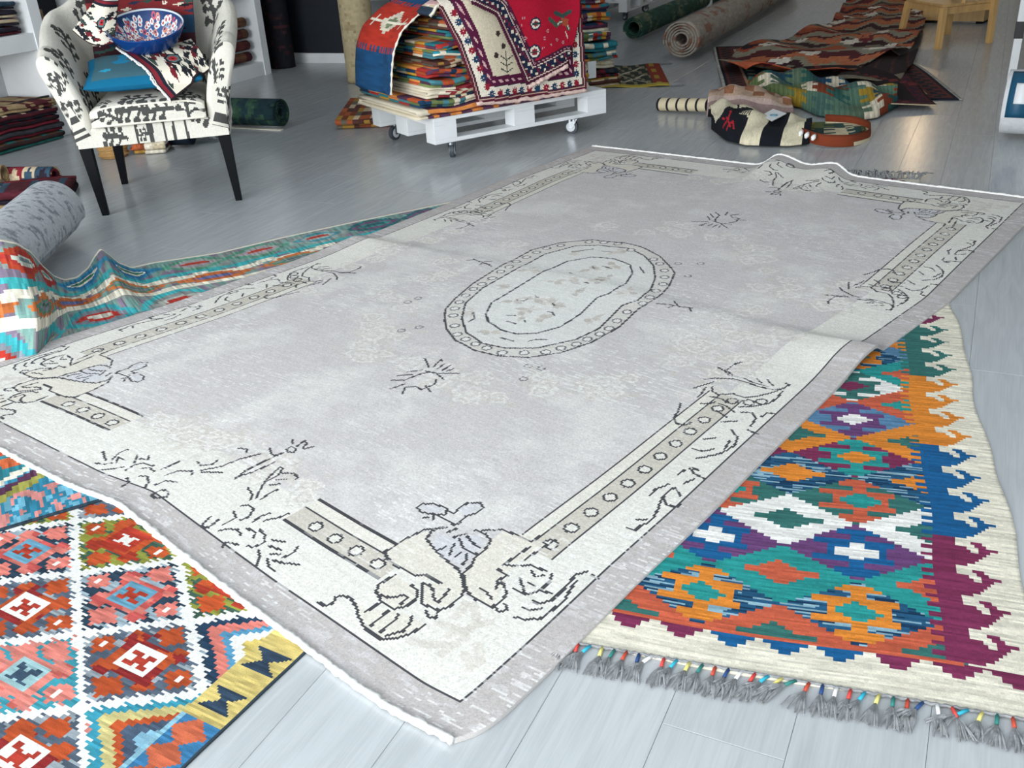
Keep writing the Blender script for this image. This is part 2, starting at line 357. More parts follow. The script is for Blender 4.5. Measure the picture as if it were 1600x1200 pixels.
# drawn motifs, read off the photograph and laid onto the weave
def Zc(ox, oy, s, strokes): return [[(ox+x*s, oy+y*s) for x, y in st] for st in strokes]
Z1 = Zc(490, 770, .2, [[(560,450),(720,350),(860,280),(980,265),(1040,260)],[(555,450),(570,500),(640,560),(800,640),(870,630),(1000,700)],
 [(1000,255),(920,290),(880,350),(960,450),(1040,520),(1130,590),(1155,640),(1175,740),(1150,800),(1060,880),(980,910),(850,860),(840,800),(850,700),(900,710),(940,760),(935,810),(970,850),(1040,770),(1060,740)],
 [(1160,620),(1230,560),(1260,500),(1340,430),(1385,360),(1340,310),(1260,280)],[(1110,270),(1040,300)],
 [(1040,110),(940,75),(850,75),(805,100),(840,140),(940,160),(1030,160),(1040,110)],[(1130,110),(1200,70),(1300,65),(1325,105),(1270,150),(1190,170),(1130,230),(1100,240),(1020,190),(930,150)],
 [(1040,110),(1060,140),(1100,150),(1130,110)],[(1090,340),(1130,320),(1200,310)],[(1200,330),(1240,380),(1300,420)],[(1140,350),(1160,410),(1220,450),(1280,470)],[(1060,480),(1075,430),(1100,390)],[(1190,470),(1190,520),(1160,550)],[(980,435),(1030,410)],[(1100,490),(1150,450)],
 [(640,630),(500,715),(490,770),(520,830),(620,900),(720,880),(800,820),(815,760),(760,710)],[(510,790),(600,815),(700,790),(740,810),(680,860)],
 [(40,850),(90,880),(150,860),(170,810),(230,795),(290,820),(330,880),(350,960),(400,1050),(530,1135),(640,1130),(760,1090),(870,1020)],[(450,1030),(490,990),(590,910)],[(520,1080),(650,970),(660,940)],[(570,1110),(700,1070),(770,990),(760,960)],[(400,925),(430,910),(510,855)],
 [(880,910),(890,960),(960,970),(965,920)],[(1175,640),(1190,750)],[(850,185),(890,180)],[(935,195),(930,175)]])
Z2 = Zc(720, 780, 1/6, [[(20,680),(50,850),(130,920),(290,1000),(380,940),(430,870),(400,780),(350,760),(330,830)],[(170,820),(230,850),(290,920)],[(340,640),(440,700),(340,750)],[(320,1000),(350,1040),(440,1020),(410,970)],
 [(200,280),(380,270),(520,320),(660,390),(820,280)],[(650,430),(400,600),(520,610),(650,600),(800,660)],[(600,550),(880,370)],[(850,690),(840,750),(740,840),(610,880),(490,825)],[(550,720),(580,800),(600,870)],[(660,650),(690,710),(780,700)],[(640,770),(700,800)],
 [(510,1090),(600,1110),(740,1105),(860,1020),(970,930),(1020,840),(1080,750)],[(580,1000),(640,1030),(760,1010)],[(680,940),(730,965),(850,930),(960,830),(1080,690),(1190,660)],[(1220,690),(1290,730)],[(740,840),(860,870)]])
Z3 = Zc(960, 540, .25, [[(690,150),(760,105),(795,98)],[(645,125),(690,150),(720,180)],[(560,200),(640,195),(740,200),(800,215),(900,250),(990,270),(1050,265),(1095,240),(1070,230)],[(500,255),(560,235),(620,220)],[(520,315),(545,290),(570,255)],
 [(610,250),(615,280),(650,300),(740,295),(820,320),(900,310),(980,290),(1050,265)],[(1050,280),(1020,320),(970,355),(900,370),(780,380)],[(600,310),(680,330),(700,350)],[(540,355),(600,355),(630,345)],[(650,355),(700,370),(750,410)],
 [(700,145),(740,180),(800,195),(880,230),(960,250)],[(890,200),(920,230)],[(960,210),(990,245)],[(415,350),(400,400),(370,440),(390,480),(450,490),(480,470)],[(640,400),(700,440)],[(670,470),(770,465)],[(790,410),(860,415),(885,450),(850,500)],[(830,520),(900,550)],[(920,440),(950,415),(1000,420)],
 [(735,520),(770,570),(750,620),(700,650),(660,670),(570,690),(510,700)],[(490,640),(560,655),(620,640)],[(560,580),(630,570)],[(720,590),(690,640)],[(470,760),(500,795),(560,825)],[(400,800),(440,770)],[(490,760),(530,775)],[(430,860),(470,840),(500,830)],
 [(75,1130),(130,1150),(160,1120),(210,1100),(250,1060),(275,1010),(290,960),(330,910),(380,880),(410,935)],[(310,950),(330,990),(390,1005),(420,970)],[(220,930),(260,890),(340,860)],[(130,1080),(200,1080)]])
Z5 = Zc(130, 640, .23125, [[(80,350),(130,360),(190,350)],[(85,400),(180,390),(270,378)],[(130,275),(150,330)],[(190,330),(240,280),(300,258)],[(220,350),(240,310),(280,330)],[(340,350),(360,300)],[(380,320),(430,330),(440,300)],[(280,400),(340,365),(400,350),(470,370)],[(380,390),(440,380),(480,410)],[(290,450),(310,480),(250,515)],[(380,440),(430,440),(440,480),(415,515)],
 [(480,500),(560,470),(630,480)],[(550,435),(640,405),(730,405),(735,430)],[(525,395),(650,340)],[(455,570),(530,530),(575,545),(560,580),(490,590),(455,570)],[(770,345),(800,370),(870,360),(910,330)],[(800,400),(930,375),(1050,325),(1190,290)],[(800,412),(940,415)],[(1050,250),(1110,260),(1095,285)],[(1020,460),(1100,400),(1200,350),(1300,300),(1350,280)],[(1050,440),(1150,410),(1290,345)],
 [(1370,260),(1400,240),(1440,255),(1420,280),(1380,275),(1370,260)],[(1440,240),(1490,200),(1515,215),(1480,250)],[(1410,190),(1415,220)],[(1490,255),(1550,240)],[(1260,250),(1270,290),(1310,300)],[(1230,475),(1270,430),(1330,375),(1345,390),(1320,430),(1240,475)],[(1340,420),(1420,420),(1455,450),(1430,460)],[(1165,585),(1200,520),(1230,470)],[(1300,465),(1370,460)],[(1260,500),(1330,490)],[(1195,600),(1250,560),(1310,530)],[(1110,520),(1140,560),(1125,600)],
 [(1065,640),(1120,635),(1150,665),(1110,720),(1060,735)],[(945,765),(1030,720),(1015,680)],[(855,715),(795,770),(840,790),(915,730)],[(910,810),(980,795),(1040,800),(1065,835)],[(935,920),(960,885),(1050,905)],[(1100,790),(1165,820),(1150,855)],[(1190,800),(1230,840),(1220,890),(1140,925),(1110,910)],[(1140,750),(1200,710),(1260,690)],[(1185,940),(1190,1000),(1165,1060)],[(1245,1000),(1250,1050),(1300,1085)],[(1280,1010),(1350,1030),(1460,1040)],[(1350,990),(1410,965),(1450,920)],[(1260,965),(1330,970)],[(1250,910),(1330,940)],[(1270,870),(1360,885)],[(1220,740),(1320,720),(1390,690)]])
Z7 = Zc(580, 330, .2418, [[(345,945),(370,1000)],[(400,1000),(450,950),(460,960)],[(430,1010),(470,980)],[(460,1020),(510,990)],[(490,1025),(530,1010)],[(440,1040),(560,1040)],[(350,1025),(420,1040),(470,1080)],[(130,1085),(210,1085),(330,1040),(400,1030)],[(120,1140),(170,1125),(210,1110)],[(200,1170),(220,1130),(290,1125),(320,1145),(410,1110),(420,1080)],[(170,1055),(260,1050)],[(350,1120),(385,1160)],[(240,1030),(330,1020)]])
Z7b = Zc(580, 330, .2418, [[(620,320),(680,315)],[(660,310),(700,330),(790,325)],[(700,350),(720,335),(770,350)],[(740,340),(780,360)]])
MIR = {'0': lambda p: p, 'x': lambda p: np.stack([RW-p[:, 0], p[:, 1]], -1), 'y': lambda p: np.stack([p[:, 0], RL-p[:, 1]], -1), 'xy': lambda p: np.stack([RW-p[:, 0], RL-p[:, 1]], -1)}
leafs = Zc(490, 770, .2, [[(560,450),(720,350),(900,285),(880,350),(960,450),(1130,590),(1175,740),(1060,880),(850,860),(840,700),(1000,700),(800,640),(640,560)],[(1160,620),(1260,500),(1385,360),(1480,290),(1700,330),(1830,400),(1620,510),(1500,640),(1460,760),(1400,890),(1210,790)],[(500,715),(640,630),(760,710),(815,760),(800,820),(720,880),(620,900),(490,770)],[(350,960),(290,820),(230,795),(420,900),(590,910),(770,960),(870,1020),(640,1130),(530,1135),(400,1050)]])
flw = Zc(490, 770, .2, [[(1090,330),(1300,310),(1330,400),(1250,470),(1150,560),(1030,510),(930,400),(960,300)],[(1040,110),(940,75),(850,75),(805,100),(940,160)],[(1130,110),(1200,70),(1300,65),(1325,105),(1190,170)]])
for m_ in MIR.values():
    for p in leafs: R.poly(m_(inv(p)), BEIGE)
    for p in flw: R.poly(m_(inv(p)), 'cdcdd0')
for grp, mm in ((Z1+Z2, MIR), (Z3, MIR), (Z5, {k: MIR[k] for k in '0y'}), (Z7, {k: MIR[k] for k in '0y'}), (Z7b, {k: MIR[k] for k in '0x'})):
    for st in grp:
        q = inv(st)
        for m_ in mm.values(): R.stroke(m_(q), .0064, INK)
for x, y in ((740,340),(840,350),(920,345)):
    q = inv([(960+.25*x, 540+.25*y)])
    for m_ in MIR.values(): R.ring(*m_(q)[0], .016, .006, INK, None, 8)
# faint flower spray inside each corner
for st in Zc(490, 770, .2, [[(1180,860),(1240,860),(1275,960),(1240,1030)],[(980,1010),(1100,1050),(1180,1090)],[(1100,960),(1180,880)],[(760,1150),(900,1180),(1000,1170)],[(1060,1100),(1200,1060),(1300,1010),(1380,1000)],[(1000,1250),(1090,1180),(1200,1120)],[(1180,1250),(1230,1350),(1300,1300),(1280,1180)]]):
    for m_ in MIR.values(): R.stroke(m_(inv(st)), .02, 'cdc8bf', alpha=.6)
Z6 = lambda l: inv([(680+.24375*x, 360+.24375*y) for x, y in l])
mo = Z6([(60,570),(65,500),(130,430),(240,340),(440,220),(620,120),(800,75),(1000,55),(1200,75),(1330,110),(1440,160),(1510,230),(1535,270),(1500,350),(1430,430),(1300,505),(1180,610),(1000,710),(800,775),(600,805),(400,795),(250,760),(130,700),(75,630)])
mm_ = Z6([(170,560),(195,460),(300,370),(470,280),(700,150),(900,95),(1050,90),(1230,115),(1340,160),(1400,220),(1410,300),(1380,380),(1300,450),(1200,480),(1050,620),(900,690),(650,745),(450,745),(300,715),(200,650)])
mi = Z6([(325,530),(360,460),(450,410),(690,270),(850,195),(1000,170),(1150,185),(1250,220),(1265,270),(1220,340),(1110,410),(1040,430),(930,530),(800,610),(650,650),(520,655),(420,630),(340,580)])
R.poly(mo, 'd3d1cb'); R.poly(mm_, 'dadad6'); R.poly(mi, 'dcddd9')
for p in Z6([(500,450),(640,440),(600,500),(700,560),(760,470),(560,540),(860,330),(1000,250),(1100,300),(1040,330),(760,340),(900,400),(480,350),(600,260),(1150,220),(1240,400),(1000,560),(350,640),(250,510),(900,140),(1180,140)]):
    for t in rr.random(5)*6.28:
        c_, s_ = math.cos(t), math.sin(t); l = .03+.035*rr.random(); w_ = .010+.008*rr.random()
        R.poly([p, (p[0]+l*.5*c_-w_*s_, p[1]+l*.5*s_+w_*c_), (p[0]+l*c_, p[1]+l*s_), (p[0]+l*.5*c_+w_*s_, p[1]+l*.5*s_-w_*c_)], ('c3beb6', 'cdc8c0', 'b9b4ac')[rr.integers(3)], .8)
for q in (mo, mm_, mi): R.stroke(q, .0075, INK, True)
for p in Z6([(125,495),(115,540),(125,605),(140,660),(195,690),(258,720),(330,745),(428,775),(570,775),(708,770),(805,745),(905,720),(975,688),(1055,655),(1115,620),(1165,573),(1230,520),(1330,470),(1375,433),(1415,385),(1460,340),(1470,295),(1470,252),(1440,208),(1400,180),(1255,127),(1170,83),(1080,72),(985,70),(805,92),(715,110),(650,137),(585,168),(520,198),(475,238),(420,268),(365,308),(300,343),(245,373),(195,413),(155,455)]):
    R.ring(*p, .0165, .006, '6a6a6c', 'e0dfdb', 8)
for st in ([(525,445),(570,450),(590,440)],[(460,538),(515,540)],[(460,575),(515,590)],[(720,515),(750,520),(765,540)],[(570,570),(580,580)],[(860,275),(880,285)],[(1030,320),(1080,320)],[(1010,235),(1020,245)],[(1070,230),(1130,245)],[(240,520),(250,560),(215,580)],[(420,680),(500,700)],[(600,700),(640,690),(720,690)],[(880,135),(1010,115)],[(1070,130),(1130,140)],[(1310,230),(1340,270)],[(640,420),(660,430)],[(750,465),(765,478)],[(960,340),(985,345)]):
    R.stroke(Z6(st), .007, '57565a')
for p in inv([(637,471),(653,465),(627,515),(655,510),(825,570),(818,590),(846,573),(1060,410),(1075,430),(1095,410)]): R.ring(*p, .013, .005, '77767a', None, 8)
# woven texture: broken weft lines and knots
weft = vnoise(rx, ry, 46, ry, rr); R.c *= (1+.10*(weft-.5))[..., None]
wl = (vnoise(rx, ry, 90, ry, rr) > .80)[..., None]*np.clip(fbm(rx, ry, 8, 12, 3, rr)*4-1.7, 0, 1)[..., None]*.55; R.c = R.c*(1-wl)+lin('ececea')*wl
R.c *= (1+.05*rr.standard_normal((ry, rx)))[..., None]
a, b = np.meshgrid(np.linspace(0, 1, rx+1), np.linspace(0, 1, ry+1)); P2 = coons(a, b)
def fold(t, c, up, dn, h): return np.where(t < c, h*np.exp(-((c-t)/up)**2), h*np.exp(-((t-c)/dn)**2))
amp = .005+.030*np.exp(-(a/.10)**2)+.014*np.exp(-((1-a)/.12)**2)
ccr = .487+.010*np.sin(a*3)+.004*(1-a)
Zr = .010+fold(b*RL, ccr*RL, .16, .05, 1)*amp
Zr += fold(a*RW, .52*RW, .13, .07, 1)*(.060*np.exp(-((1-b)/.09)**2)+.010*np.exp(-((b-.8)/.25)**2))
Zr += fold(a*RW, .40*RW, .06, .12, 1)*.050*np.exp(-((1-b)/.07)**2)
Zr += .012*np.exp(-((b*RL)/.12)**2)*np.exp(-((a-.80)/.05)**2)+.006*(fbm(rx+1, ry+1, 5, 8, 2, rr)-.45)
PR = np.dstack([P2, np.maximum(Zr, .009)])
big = sheet('area_rug', R.c, PR, skirt=.012, skirt_col='b5b2b0')
tag(big, 'large pale lavender-grey rug with faded oval medallion, spread across the middle of the floor', 'rug')
for nm, row in (('white_fringe', 0), ('white_fringe', -1)):
    p = PR[row].copy(); p = interp(p, 260); q = np.random.default_rng(5)
    out = -1 if row == 0 else 1; nb = (PR[1]-PR[0] if row == 0 else PR[-1]-PR[-2]).mean(0); nb /= np.linalg.norm(nb); p += out*.004*nb*1; p[:, 2] = np.maximum(p[:, 2]-.001, .0075)
    MB().tube(p+q.normal(0, .0012, p.shape)*[1, 1, .3], list(.0065+q.random(260)*.0025), 6).build(nm, MO['whiteyarn'], big, True)

# ------------------------------------------------------------------ flat kilims under and around the rug
def streak(C, along, amp, rng, cells=3, fine=1.):
    """abrash: colour streaks along one axis (0 rows / 1 columns)"""
    ny, nx = C.shape[:2]
    n = vnoise(nx, ny, max(2, nx//cells), ny, rng) if along == 1 else vnoise(nx, ny, nx, max(2, ny//cells), rng)
    return C*(1+amp*(n-.5)*2)[..., None]
def kilim_frame(o, ang):
    e = np.array([math.cos(ang), math.sin(ang)]); return np.array(o), e
# --- bright kilim on the right
K = dict(teal='2a9794', green='37716c', blue='175f95', mel='23587c', purp='6c4577', mar='7f3156', oran='e08a35', red='cb6247', cream='e9e4d2', white='f1f1ec', lblue='5b87ab')
kr = np.random.default_rng(11)
KW, KL = 1.15, 3.47; knx, kny = 155, 706
R2 = Ras(KW, KL, knx, kny, K['cream']); sx, sy = .0149, .0098
Pq = (np.floor(R2.X/sx)+.5)*sx; Qq = (np.floor(R2.Y/sy)+.5)*sy
HW, HH_ = .149, .0985
ROWA = ['cross oran mel teal', 'blue', 'cross red green teal', 'cross teal mar oran', 'cross purp lblue white', 'cross green white mar']
ROWB = ['dia red green', 'dia teal red', 'dia white green', 'dia mel oran', 'dia oran green', 'dia red teal', 'dia teal red', 'dia lblue oran']
fieldm = (R2.X > .125) & (R2.Y > .105)
def crossm(ax, ay): return ((ay > .60) & (ay < .86) & (ax < .33)) | ((ay >= .40) & (ay <= .62) & (ax < .13)) | ((ay > .18) & (ay < .42) & (ax < .54)) | ((ay <= .18) & (ax < .40))
for kind, p0, q0, rows in (('A', .315, .213, ROWA), ('B', .315-HW, .213-HH_, ROWB)):
    i = np.round((Pq-p0)/(2*HW)); j = np.round((Qq-q0)/(2*HH_)); dx = Pq-p0-i*2*HW; dy = Qq-q0-j*2*HH_
    m_ = np.abs(dx)/HW+np.abs(dy)/HH_; ins = (m_ <= 1.0) & fieldm
    for jj in range(int(j.min()), int(j.max())+1):
        z = ins & (j == jj); t = rows[jj % len(rows)].split(); ax, ay = np.abs(dx)/HW, np.abs(dy)/HH_
        if t[0] == 'cross':
            R2.fill(z, K[t[2]]); cr = crossm(ax, ay)
            R2.fill(z & cr, K[t[1]]); R2.fill(z & (m_ < .32), K[t[3]])
        elif t[0] == 'blue':
            R2.fill(z, K['purp']); R2.fill(z & crossm(ax, ay), K['blue'])
            R2.fill(z & (((ax < .12) & (ay < .3)) | ((ax < .28) & (ay < .14))), K['white'])
        else:
            R2.fill(z, K[t[1]]); R2.fill(z & ((m_ < .42) | ((ay < .1) & (ax < .5))), K[t[2]])
hook = ['1000000000', '1000111000', '1000011100', '1110001111', '1111001110', '1111111100', '1111111000', '1111110000', '1111100000', '1110000000'][::-1]
BC = ['mar', 'blue', 'oran', 'green', 'mar', 'blue', 'oran', 'green', 'mar']
hy = np.floor((R2.Y-.115)/sy).astype(int); cidx = np.clip(hy//40, 0, 8); hb = np.array([[int(c) for c in r] for r in hook])
hx = np.floor((.125-R2.X)/.0085).astype(int)
bandm = (R2.Y > .105) & (R2.X > .035) & (R2.X < .185)
fing = .160+.022*(np.floor(R2.Y/sy/1.4).astype(int) % 2)
for c_ in range(9):
    z = bandm & (cidx == c_) & (hy >= 0)
    on = (R2.X >= .125) & (R2.X < fing)
    hk = (hx >= 0) & (hx < 10) & (hb[np.clip(hy, 0, 999) % 10, np.clip(hx, 0, 9)] == 1)
    R2.fill(z & (R2.X < .125), K['cream']); R2.fill(z & (on | hk), K[BC[c_]])
tri = ['mar', 'mar', 'mar', 'blue', 'blue', 'blue', 'mar', 'mar', 'mar', 'blue', 'blue', 'blue']
ti = np.floor((R2.X)/.098).astype(int); tx = np.abs(R2.X-(ti+.5)*.098)
th = np.floor((R2.Y-.068)/.0125)*.014+.012
for k in range(12): R2.fill((ti == k) & (R2.Y > .068) & (R2.Y < .106) & (tx < th), K[tri[k]])
R2.fill((R2.Y < .112) & (R2.Y > .103) & (R2.X > .13), K['red'])
mel = np.all(np.abs(R2.c-lin(K['mel'])) < 1e-6, -1); C2 = R2.c
mix = (vnoise(knx, kny, 26, kny, kr) > .62) & mel; C2[mix] = lin('8fb4c4'); C2[(vnoise(knx, kny, 22, kny, kr) > .7) & mel] = lin('123a5a')
C2 = streak(C2, 1, .22, kr, 8); cre = np.all(C2 > .55, -1); C2 = streak(C2, 1, .07, kr, 3); C2 = np.clip(C2*(1+.05*kr.standard_normal((kny, knx)))[..., None]*.84, 0, 1)
ko = np.array([.870, 1.114]); kq = np.array([.3206, .947]); kp = np.array([-.947, .3206])
a, b = np.meshgrid(np.linspace(0, KW, knx+1), np.linspace(0, KL, kny+1))
wob = .006*np.sin(b*7)+.004*np.sin(b*17+1)
XY = ko+(a+wob*(1-a/KW))[..., None]*kp+(b+.006*np.sin(a*9))[..., None]*kq
kil = sheet('flat_kilim', C2, np.dstack([XY, np.full(a.shape, .0035)+.0008*np.sin(b*30)*np.exp(-a/.1)]), skirt=.003, skirt_col='d8d2bf')
tag(kil, 'bright teal and orange diamond kilim with cream hooked border under the pale rug', 'kilim')
WR = [mat('wrap_'+n, c, .7, var=.1) for n, c in (('red', 'd0453f'), ('white', 'eef0f0'), ('navy', '1d4378'), ('rust', 'b8452f'), ('green', '2a7770'), ('yellow', 'd9cf7a'), ('cyan', '2aa5c0'))]
for k in range(37):
    p = .006+k*.0232; root = ko+kp*p; an = kr.normal(0, .18)+.25; dr = -(kq*math.cos(an)+kp*-math.sin(an)); sd = np.array([-dr[1], dr[0]]); s_ = .018
    tb = MB()
    e0 = np.r_[root+dr*(s_+.004), .004]
    for q in range(9):
        f = (q-4)/4; l = .042+kr.random()*.012; wv = kr.normal(0, .003, 2)
        m1 = np.r_[e0[:2]+dr*l*.5+sd*f*.008+wv, .008]; e_ = np.r_[e0[:2]+dr*l+sd*f*.016+wv, .003+.002*kr.random()]
        tb.tube([e0, m1, e_], [.0022, .0026, .0016], 4)
    ts = tb.build('tassel', MO['greyyarn'], kil)
    MB().tube([np.r_[root-dr*.002, .004], np.r_[root+dr*s_*.5, .0055], np.r_[root+dr*(s_+.004), .005]], .0034, 6).build('thread_wrap', WR[k % 7], ts, True)
MB().tube([np.r_[ko+kp*t+kq*(.002+.0015*math.sin(t*400)), .0045] for t in np.linspace(0, KW, 150)], .0032, 5).build('twined_edge', MO['greyyarn'], kil, True)
fr = MB()
for k in range(170):
    p = kr.random()*.62; root = ko+kp*p+kq*KL; dr = kq+kp*kr.normal(0, .5); l = .04+.05*kr.random()
    fr.tube([np.r_[root-kq*.01, .004], np.r_[root+dr*l*.5, .012+.02*kr.random()], np.r_[root+dr*l, .004+.02*kr.random()]], .0028, 4)
o = fr.build('back_fringe', MO['greyyarn'], kil); o['kind'] = 'stuff'
# --- kilim with white lattice in the left foreground
lr = np.random.default_rng(21); LW, LL = 1.06, 1.55; lnx, lny = 190, 300; L0 = -.55
R3 = Ras(LW, LL, lnx, lny, '8c97a0'); Q3 = R3.Y+L0; st1, st2 = .0117, .0087
Pp_ = (np.floor(R3.X/st1)+.5)*st1; Qp = (np.floor(Q3/st2)+.5)*st2; PH, QH = .175, .130
SK = {0: ('2a4052', 'dd8074', '6aa3bd', 'b5402c', '9fb3bd'), 1: ('566474', 'b9522b', 'efefea', 'a83a2c', '99a5ac'), 2: ('3f98a8', 'dc8478', '9fc4c8', '3d5468', 'd98a80'), 3: ('8f9440', 'c2552b', 'b23a2a', 'f0efe8', '3e5e4e')}
i_ = np.round((Pp_-.449)/PH); best = None
own = np.full(R3.X.shape, -1); M = np.full(R3.X.shape, 9.); DX = np.zeros(R3.X.shape); DY = DX.copy(); OI = DX.copy(); OJ = DX.copy()
for i in range(-3, 5):
    for j in range(-9, 9):
        if (i+j) % 2: continue
        dx = (Pp_-.449-i*PH)/PH; dy = (Qp-.27-j*QH)/QH; m_ = np.abs(dx)+np.abs(dy); z = m_ < M
        M[z] = m_[z]; DX[z] = dx[z]; DY[z] = dy[z]; OI[z] = i; OJ[z] = j
serr = .035*((np.floor(R3.Y/st2).astype(int)+np.floor(R3.X/st1).astype(int)) % 2)
R3.c[:] = lin('f0f0eb')
for i in range(-3, 5):
    for j in range(-9, 9):
        if (i+j) % 2: continue
        k = {0: 0, -1: 1, 1: 3, -2: 2, -3: 1, 2: 1, 3: 0, -4: 0}.get(j, 0)
        g_, c1, c2, c3, c4 = SK[k]; z = (OI == i) & (OJ == j) & (M < .92-serr); ax, ay = np.abs(DX), np.abs(DY)
        R3.fill(z, g_); R3.fill(z & (vnoise(lnx, lny, lnx//6, lny//2, lr) > .60), c4)
        if i == -2:     # half diamonds along the border become nested chevrons
            pal = ('24405a', 'dd8074', '5b9cbf', 'f0f0ea', 'd8c36e') if j % 4 == 0 else ('3d9bb3', 'cfc486', 'c0562e', '4a5b70', '86b6cc')
            for n_, c_ in enumerate(pal): R3.fill(z & (M < .9-.17*n_), c_)
            continue
        lob = (np.hypot(ax-.30, ay-.30) < .17) | ((ax < .34) & (ay < .34)) | (np.abs(ax+ay-.62) < .05)
        lob &= ~((np.abs(ax-.42) < .06) & (ay < .2)) & ~((np.abs(ay-.42) < .06) & (ax < .2))
        R3.fill(z & lob, c1)
        R3.fill(z & lob & (vnoise(lnx, lny, lnx//8, lny//3, lr) > .58), {0: 'c85a55', 1: '8e2a2a', 2: 'cf6a60', 3: 'a93a28'}[k])
        for fx, fy in ((.60, 0), (-.60, 0), (0, .58), (0, -.58)):
            r2 = np.abs(DX-fx)+np.abs(DY-fy); R3.fill(z & (r2 < .22), c1)
            if fx: R3.fill(z & (r2 < .07), 'f2f0ea')
        R3.fill(z & (np.maximum(ax*1.05, ay) < .24), c2); R3.fill(z & (np.abs(ax-ay) < .07) & (np.maximum(ax, ay) < .16), c3)
bd = R3.X < .098; yel = (Q3 > .085) & (Q3 < .45) | (Q3 > .62)
R3.fill(bd & yel, 'd6c278'); R3.fill(bd & ~yel, '3f7fae')
tq = (Q3/.055); loc = np.abs(tq-np.floor(tq)-.5)*2; hg = np.abs(R3.X-.05) < .008+.034*(1-loc) if False else np.abs(R3.X-.052) < .007+.036*loc
R3.fill(bd & yel & hg & (np.floor(tq) % 2 == 0), '33475c'); R3.fill(bd & ~yel & hg, 'c9694a'); R3.fill(bd & ~yel & (np.abs(R3.X-.05) > .042), '8fc0d2')
R3.fill((Q3 > .40) & (Q3 < .45) & bd, 'c05434')
C3 = streak(R3.c, 1, .30, lr, 7); C3 = streak(C3, 1, .10, lr, 3)
whm = np.all(R3.c > .8, -1); C3[whm] = R3.c[whm]*(1+.04*lr.standard_normal(whm.sum()))[:, None]
C3 = C3*.80; C3[R3.X < .006] = lin('35424c')
e = np.array([math.cos(math.radians(58.6)), math.sin(math.radians(58.6))]); nn = np.array([-e[1], e[0]])
a, b = np.meshgrid(np.linspace(0, LW, lnx+1), np.linspace(L0, L0+LL, lny+1))
XY = np.array([-.581, 1.141])+a[..., None]*nn+b[..., None]*e
k3 = sheet('flat_kilim', C3, np.dstack([XY, .0035+.0006*np.sin(b*40)]), skirt=.003, skirt_col='2c3740')
tag(k3, 'red, navy and teal kilim with white zigzag lattice, lying in the left foreground', 'kilim')
# --- turquoise kilim rising over the grey roll on the left
br = np.random.default_rng(31)
ep = [(760,303,.006),(720,312,.006),(640,329,.006),(560,345,.006),(440,371,.006),(340,395,.006),(240,410,.008),(205,418,.014),(184,410,.05),(170,398,.09),(157,388,.125),(148,400,.095),(138,418,.045),(120,433,.012),(100,437,.010),(84,431,.04),(66,415,.12),(46,392,.23),(24,379,.297),(0,374,.315),(-40,378,.32),(-100,400,.30)]
E3 = smooth_path([G(*p) for p in ep], 330, .3); BW = 1.90; bnx, bny = 329, 190
sl = np.r_[0, np.cumsum(np.linalg.norm(np.diff(E3, axis=0), axis=1))]; SLn = sl[-1]
R4 = Ras(SLn, BW, bnx, bny, 'a8b0a8'); W4 = (np.floor(R4.Y/.013)+.5)*.013; S4 = (np.floor(R4.X/.016)+.5)*.016
def hexrow(w0, w1, per, ph, cols, pick=None):
    wc, hw = (w0+w1)/2, (w1-w0)/2; u = (S4-ph)/per; k = np.round(u); dx = np.abs(u-k)*per; m_ = np.maximum(0, dx-.035)/(per*.42)+np.abs(W4-wc)/hw
    z = np.abs(W4-wc) < hw
    for n in range(int(k.min()), int(k.max())+1):
        cs = cols[pick(n) if pick else n % len(cols)]
        for lv, c_ in zip((1.0, .66, .40, .16), cs): R4.fill(z & (k == n) & (m_ < lv), c_)
R4.fill(R4.Y > .02, '8d9792')
mixn = vnoise(bnx, bny, bnx//3, bny//9, br); R4.fill((mixn > .55) & (R4.Y > .02), '7da39c'); R4.fill((mixn < .35) & (R4.Y > .02), '84788c')
hexrow(.03, .19, .27, .10, [('9aa6a0', '4f9aa8', 'a9b4ae', 'b84438'), ('5c9d84', '9aa29c', 'ad9ba6', 'b5432f'), ('3f8fae', '2f77a4', 'e8e4d2', '3c7f66'), ('b23a34', 'b23a34', 'c9d2c6', '6fa39a'), ('bf4a30', 'b23a34', 'cfd6c8', '7b8a90'), ('2f6f74', '7a5a78', '3f8a86', '35616c')], lambda n: 5 if n < 3 else (0 if n == 3 else 1 if n < 6 else 2 if n < 8 else 3 + n % 2))
z = (W4 > .19) & (W4 < .235+.012*(np.floor(S4/.06) % 2)); R4.fill(z, '44b0b4')
R4.fill((W4 > .235+.02*np.abs((S4/.27+.1) % 1-.5)*2) & (W4 < .275+.03*np.abs((S4/.27+.1) % 1-.5)*2), 'ece6d3')
hexrow(.265, .375, .34, .06, [('cc7440', 'b8683c', '7d6f9c', '4a7fae'), ('cf7a45', '57907a', '8a8f96', '48705e')])
R4.fill((W4 > .37) & (W4 < .40), 'ece6d3')
hexrow(.40, .62, .36, .20, [('45b1b6', '8a908e', 'b8bdb4', 'b3392f'), ('3fa5ae', '7d8690', 'b8392f', 'd8d4c6')])
hexrow(.62, .86, .36, .02, [('b8392f', 'c9cfc6', '45b1b6', '6c7b84'), ('c4623b', '37838d', 'b3392f', 'd8c27a')])
R4.fill((R4.Y > .86), '2f8290')
hexrow(1.12, 1.34, .26, .10, [('b5532f', '2f7f8c', 'c4623b', '37838d'), ('2f7f8c', 'b34a2f', 'd8d4c6', 'c4623b')]); hexrow(1.34, 1.58, .22, .0, [('2f7f8c', 'b5532f', '37838d', 'c4623b'), ('c4623b', '2f7f8c', 'b34a2f', 'd8d4c6')])
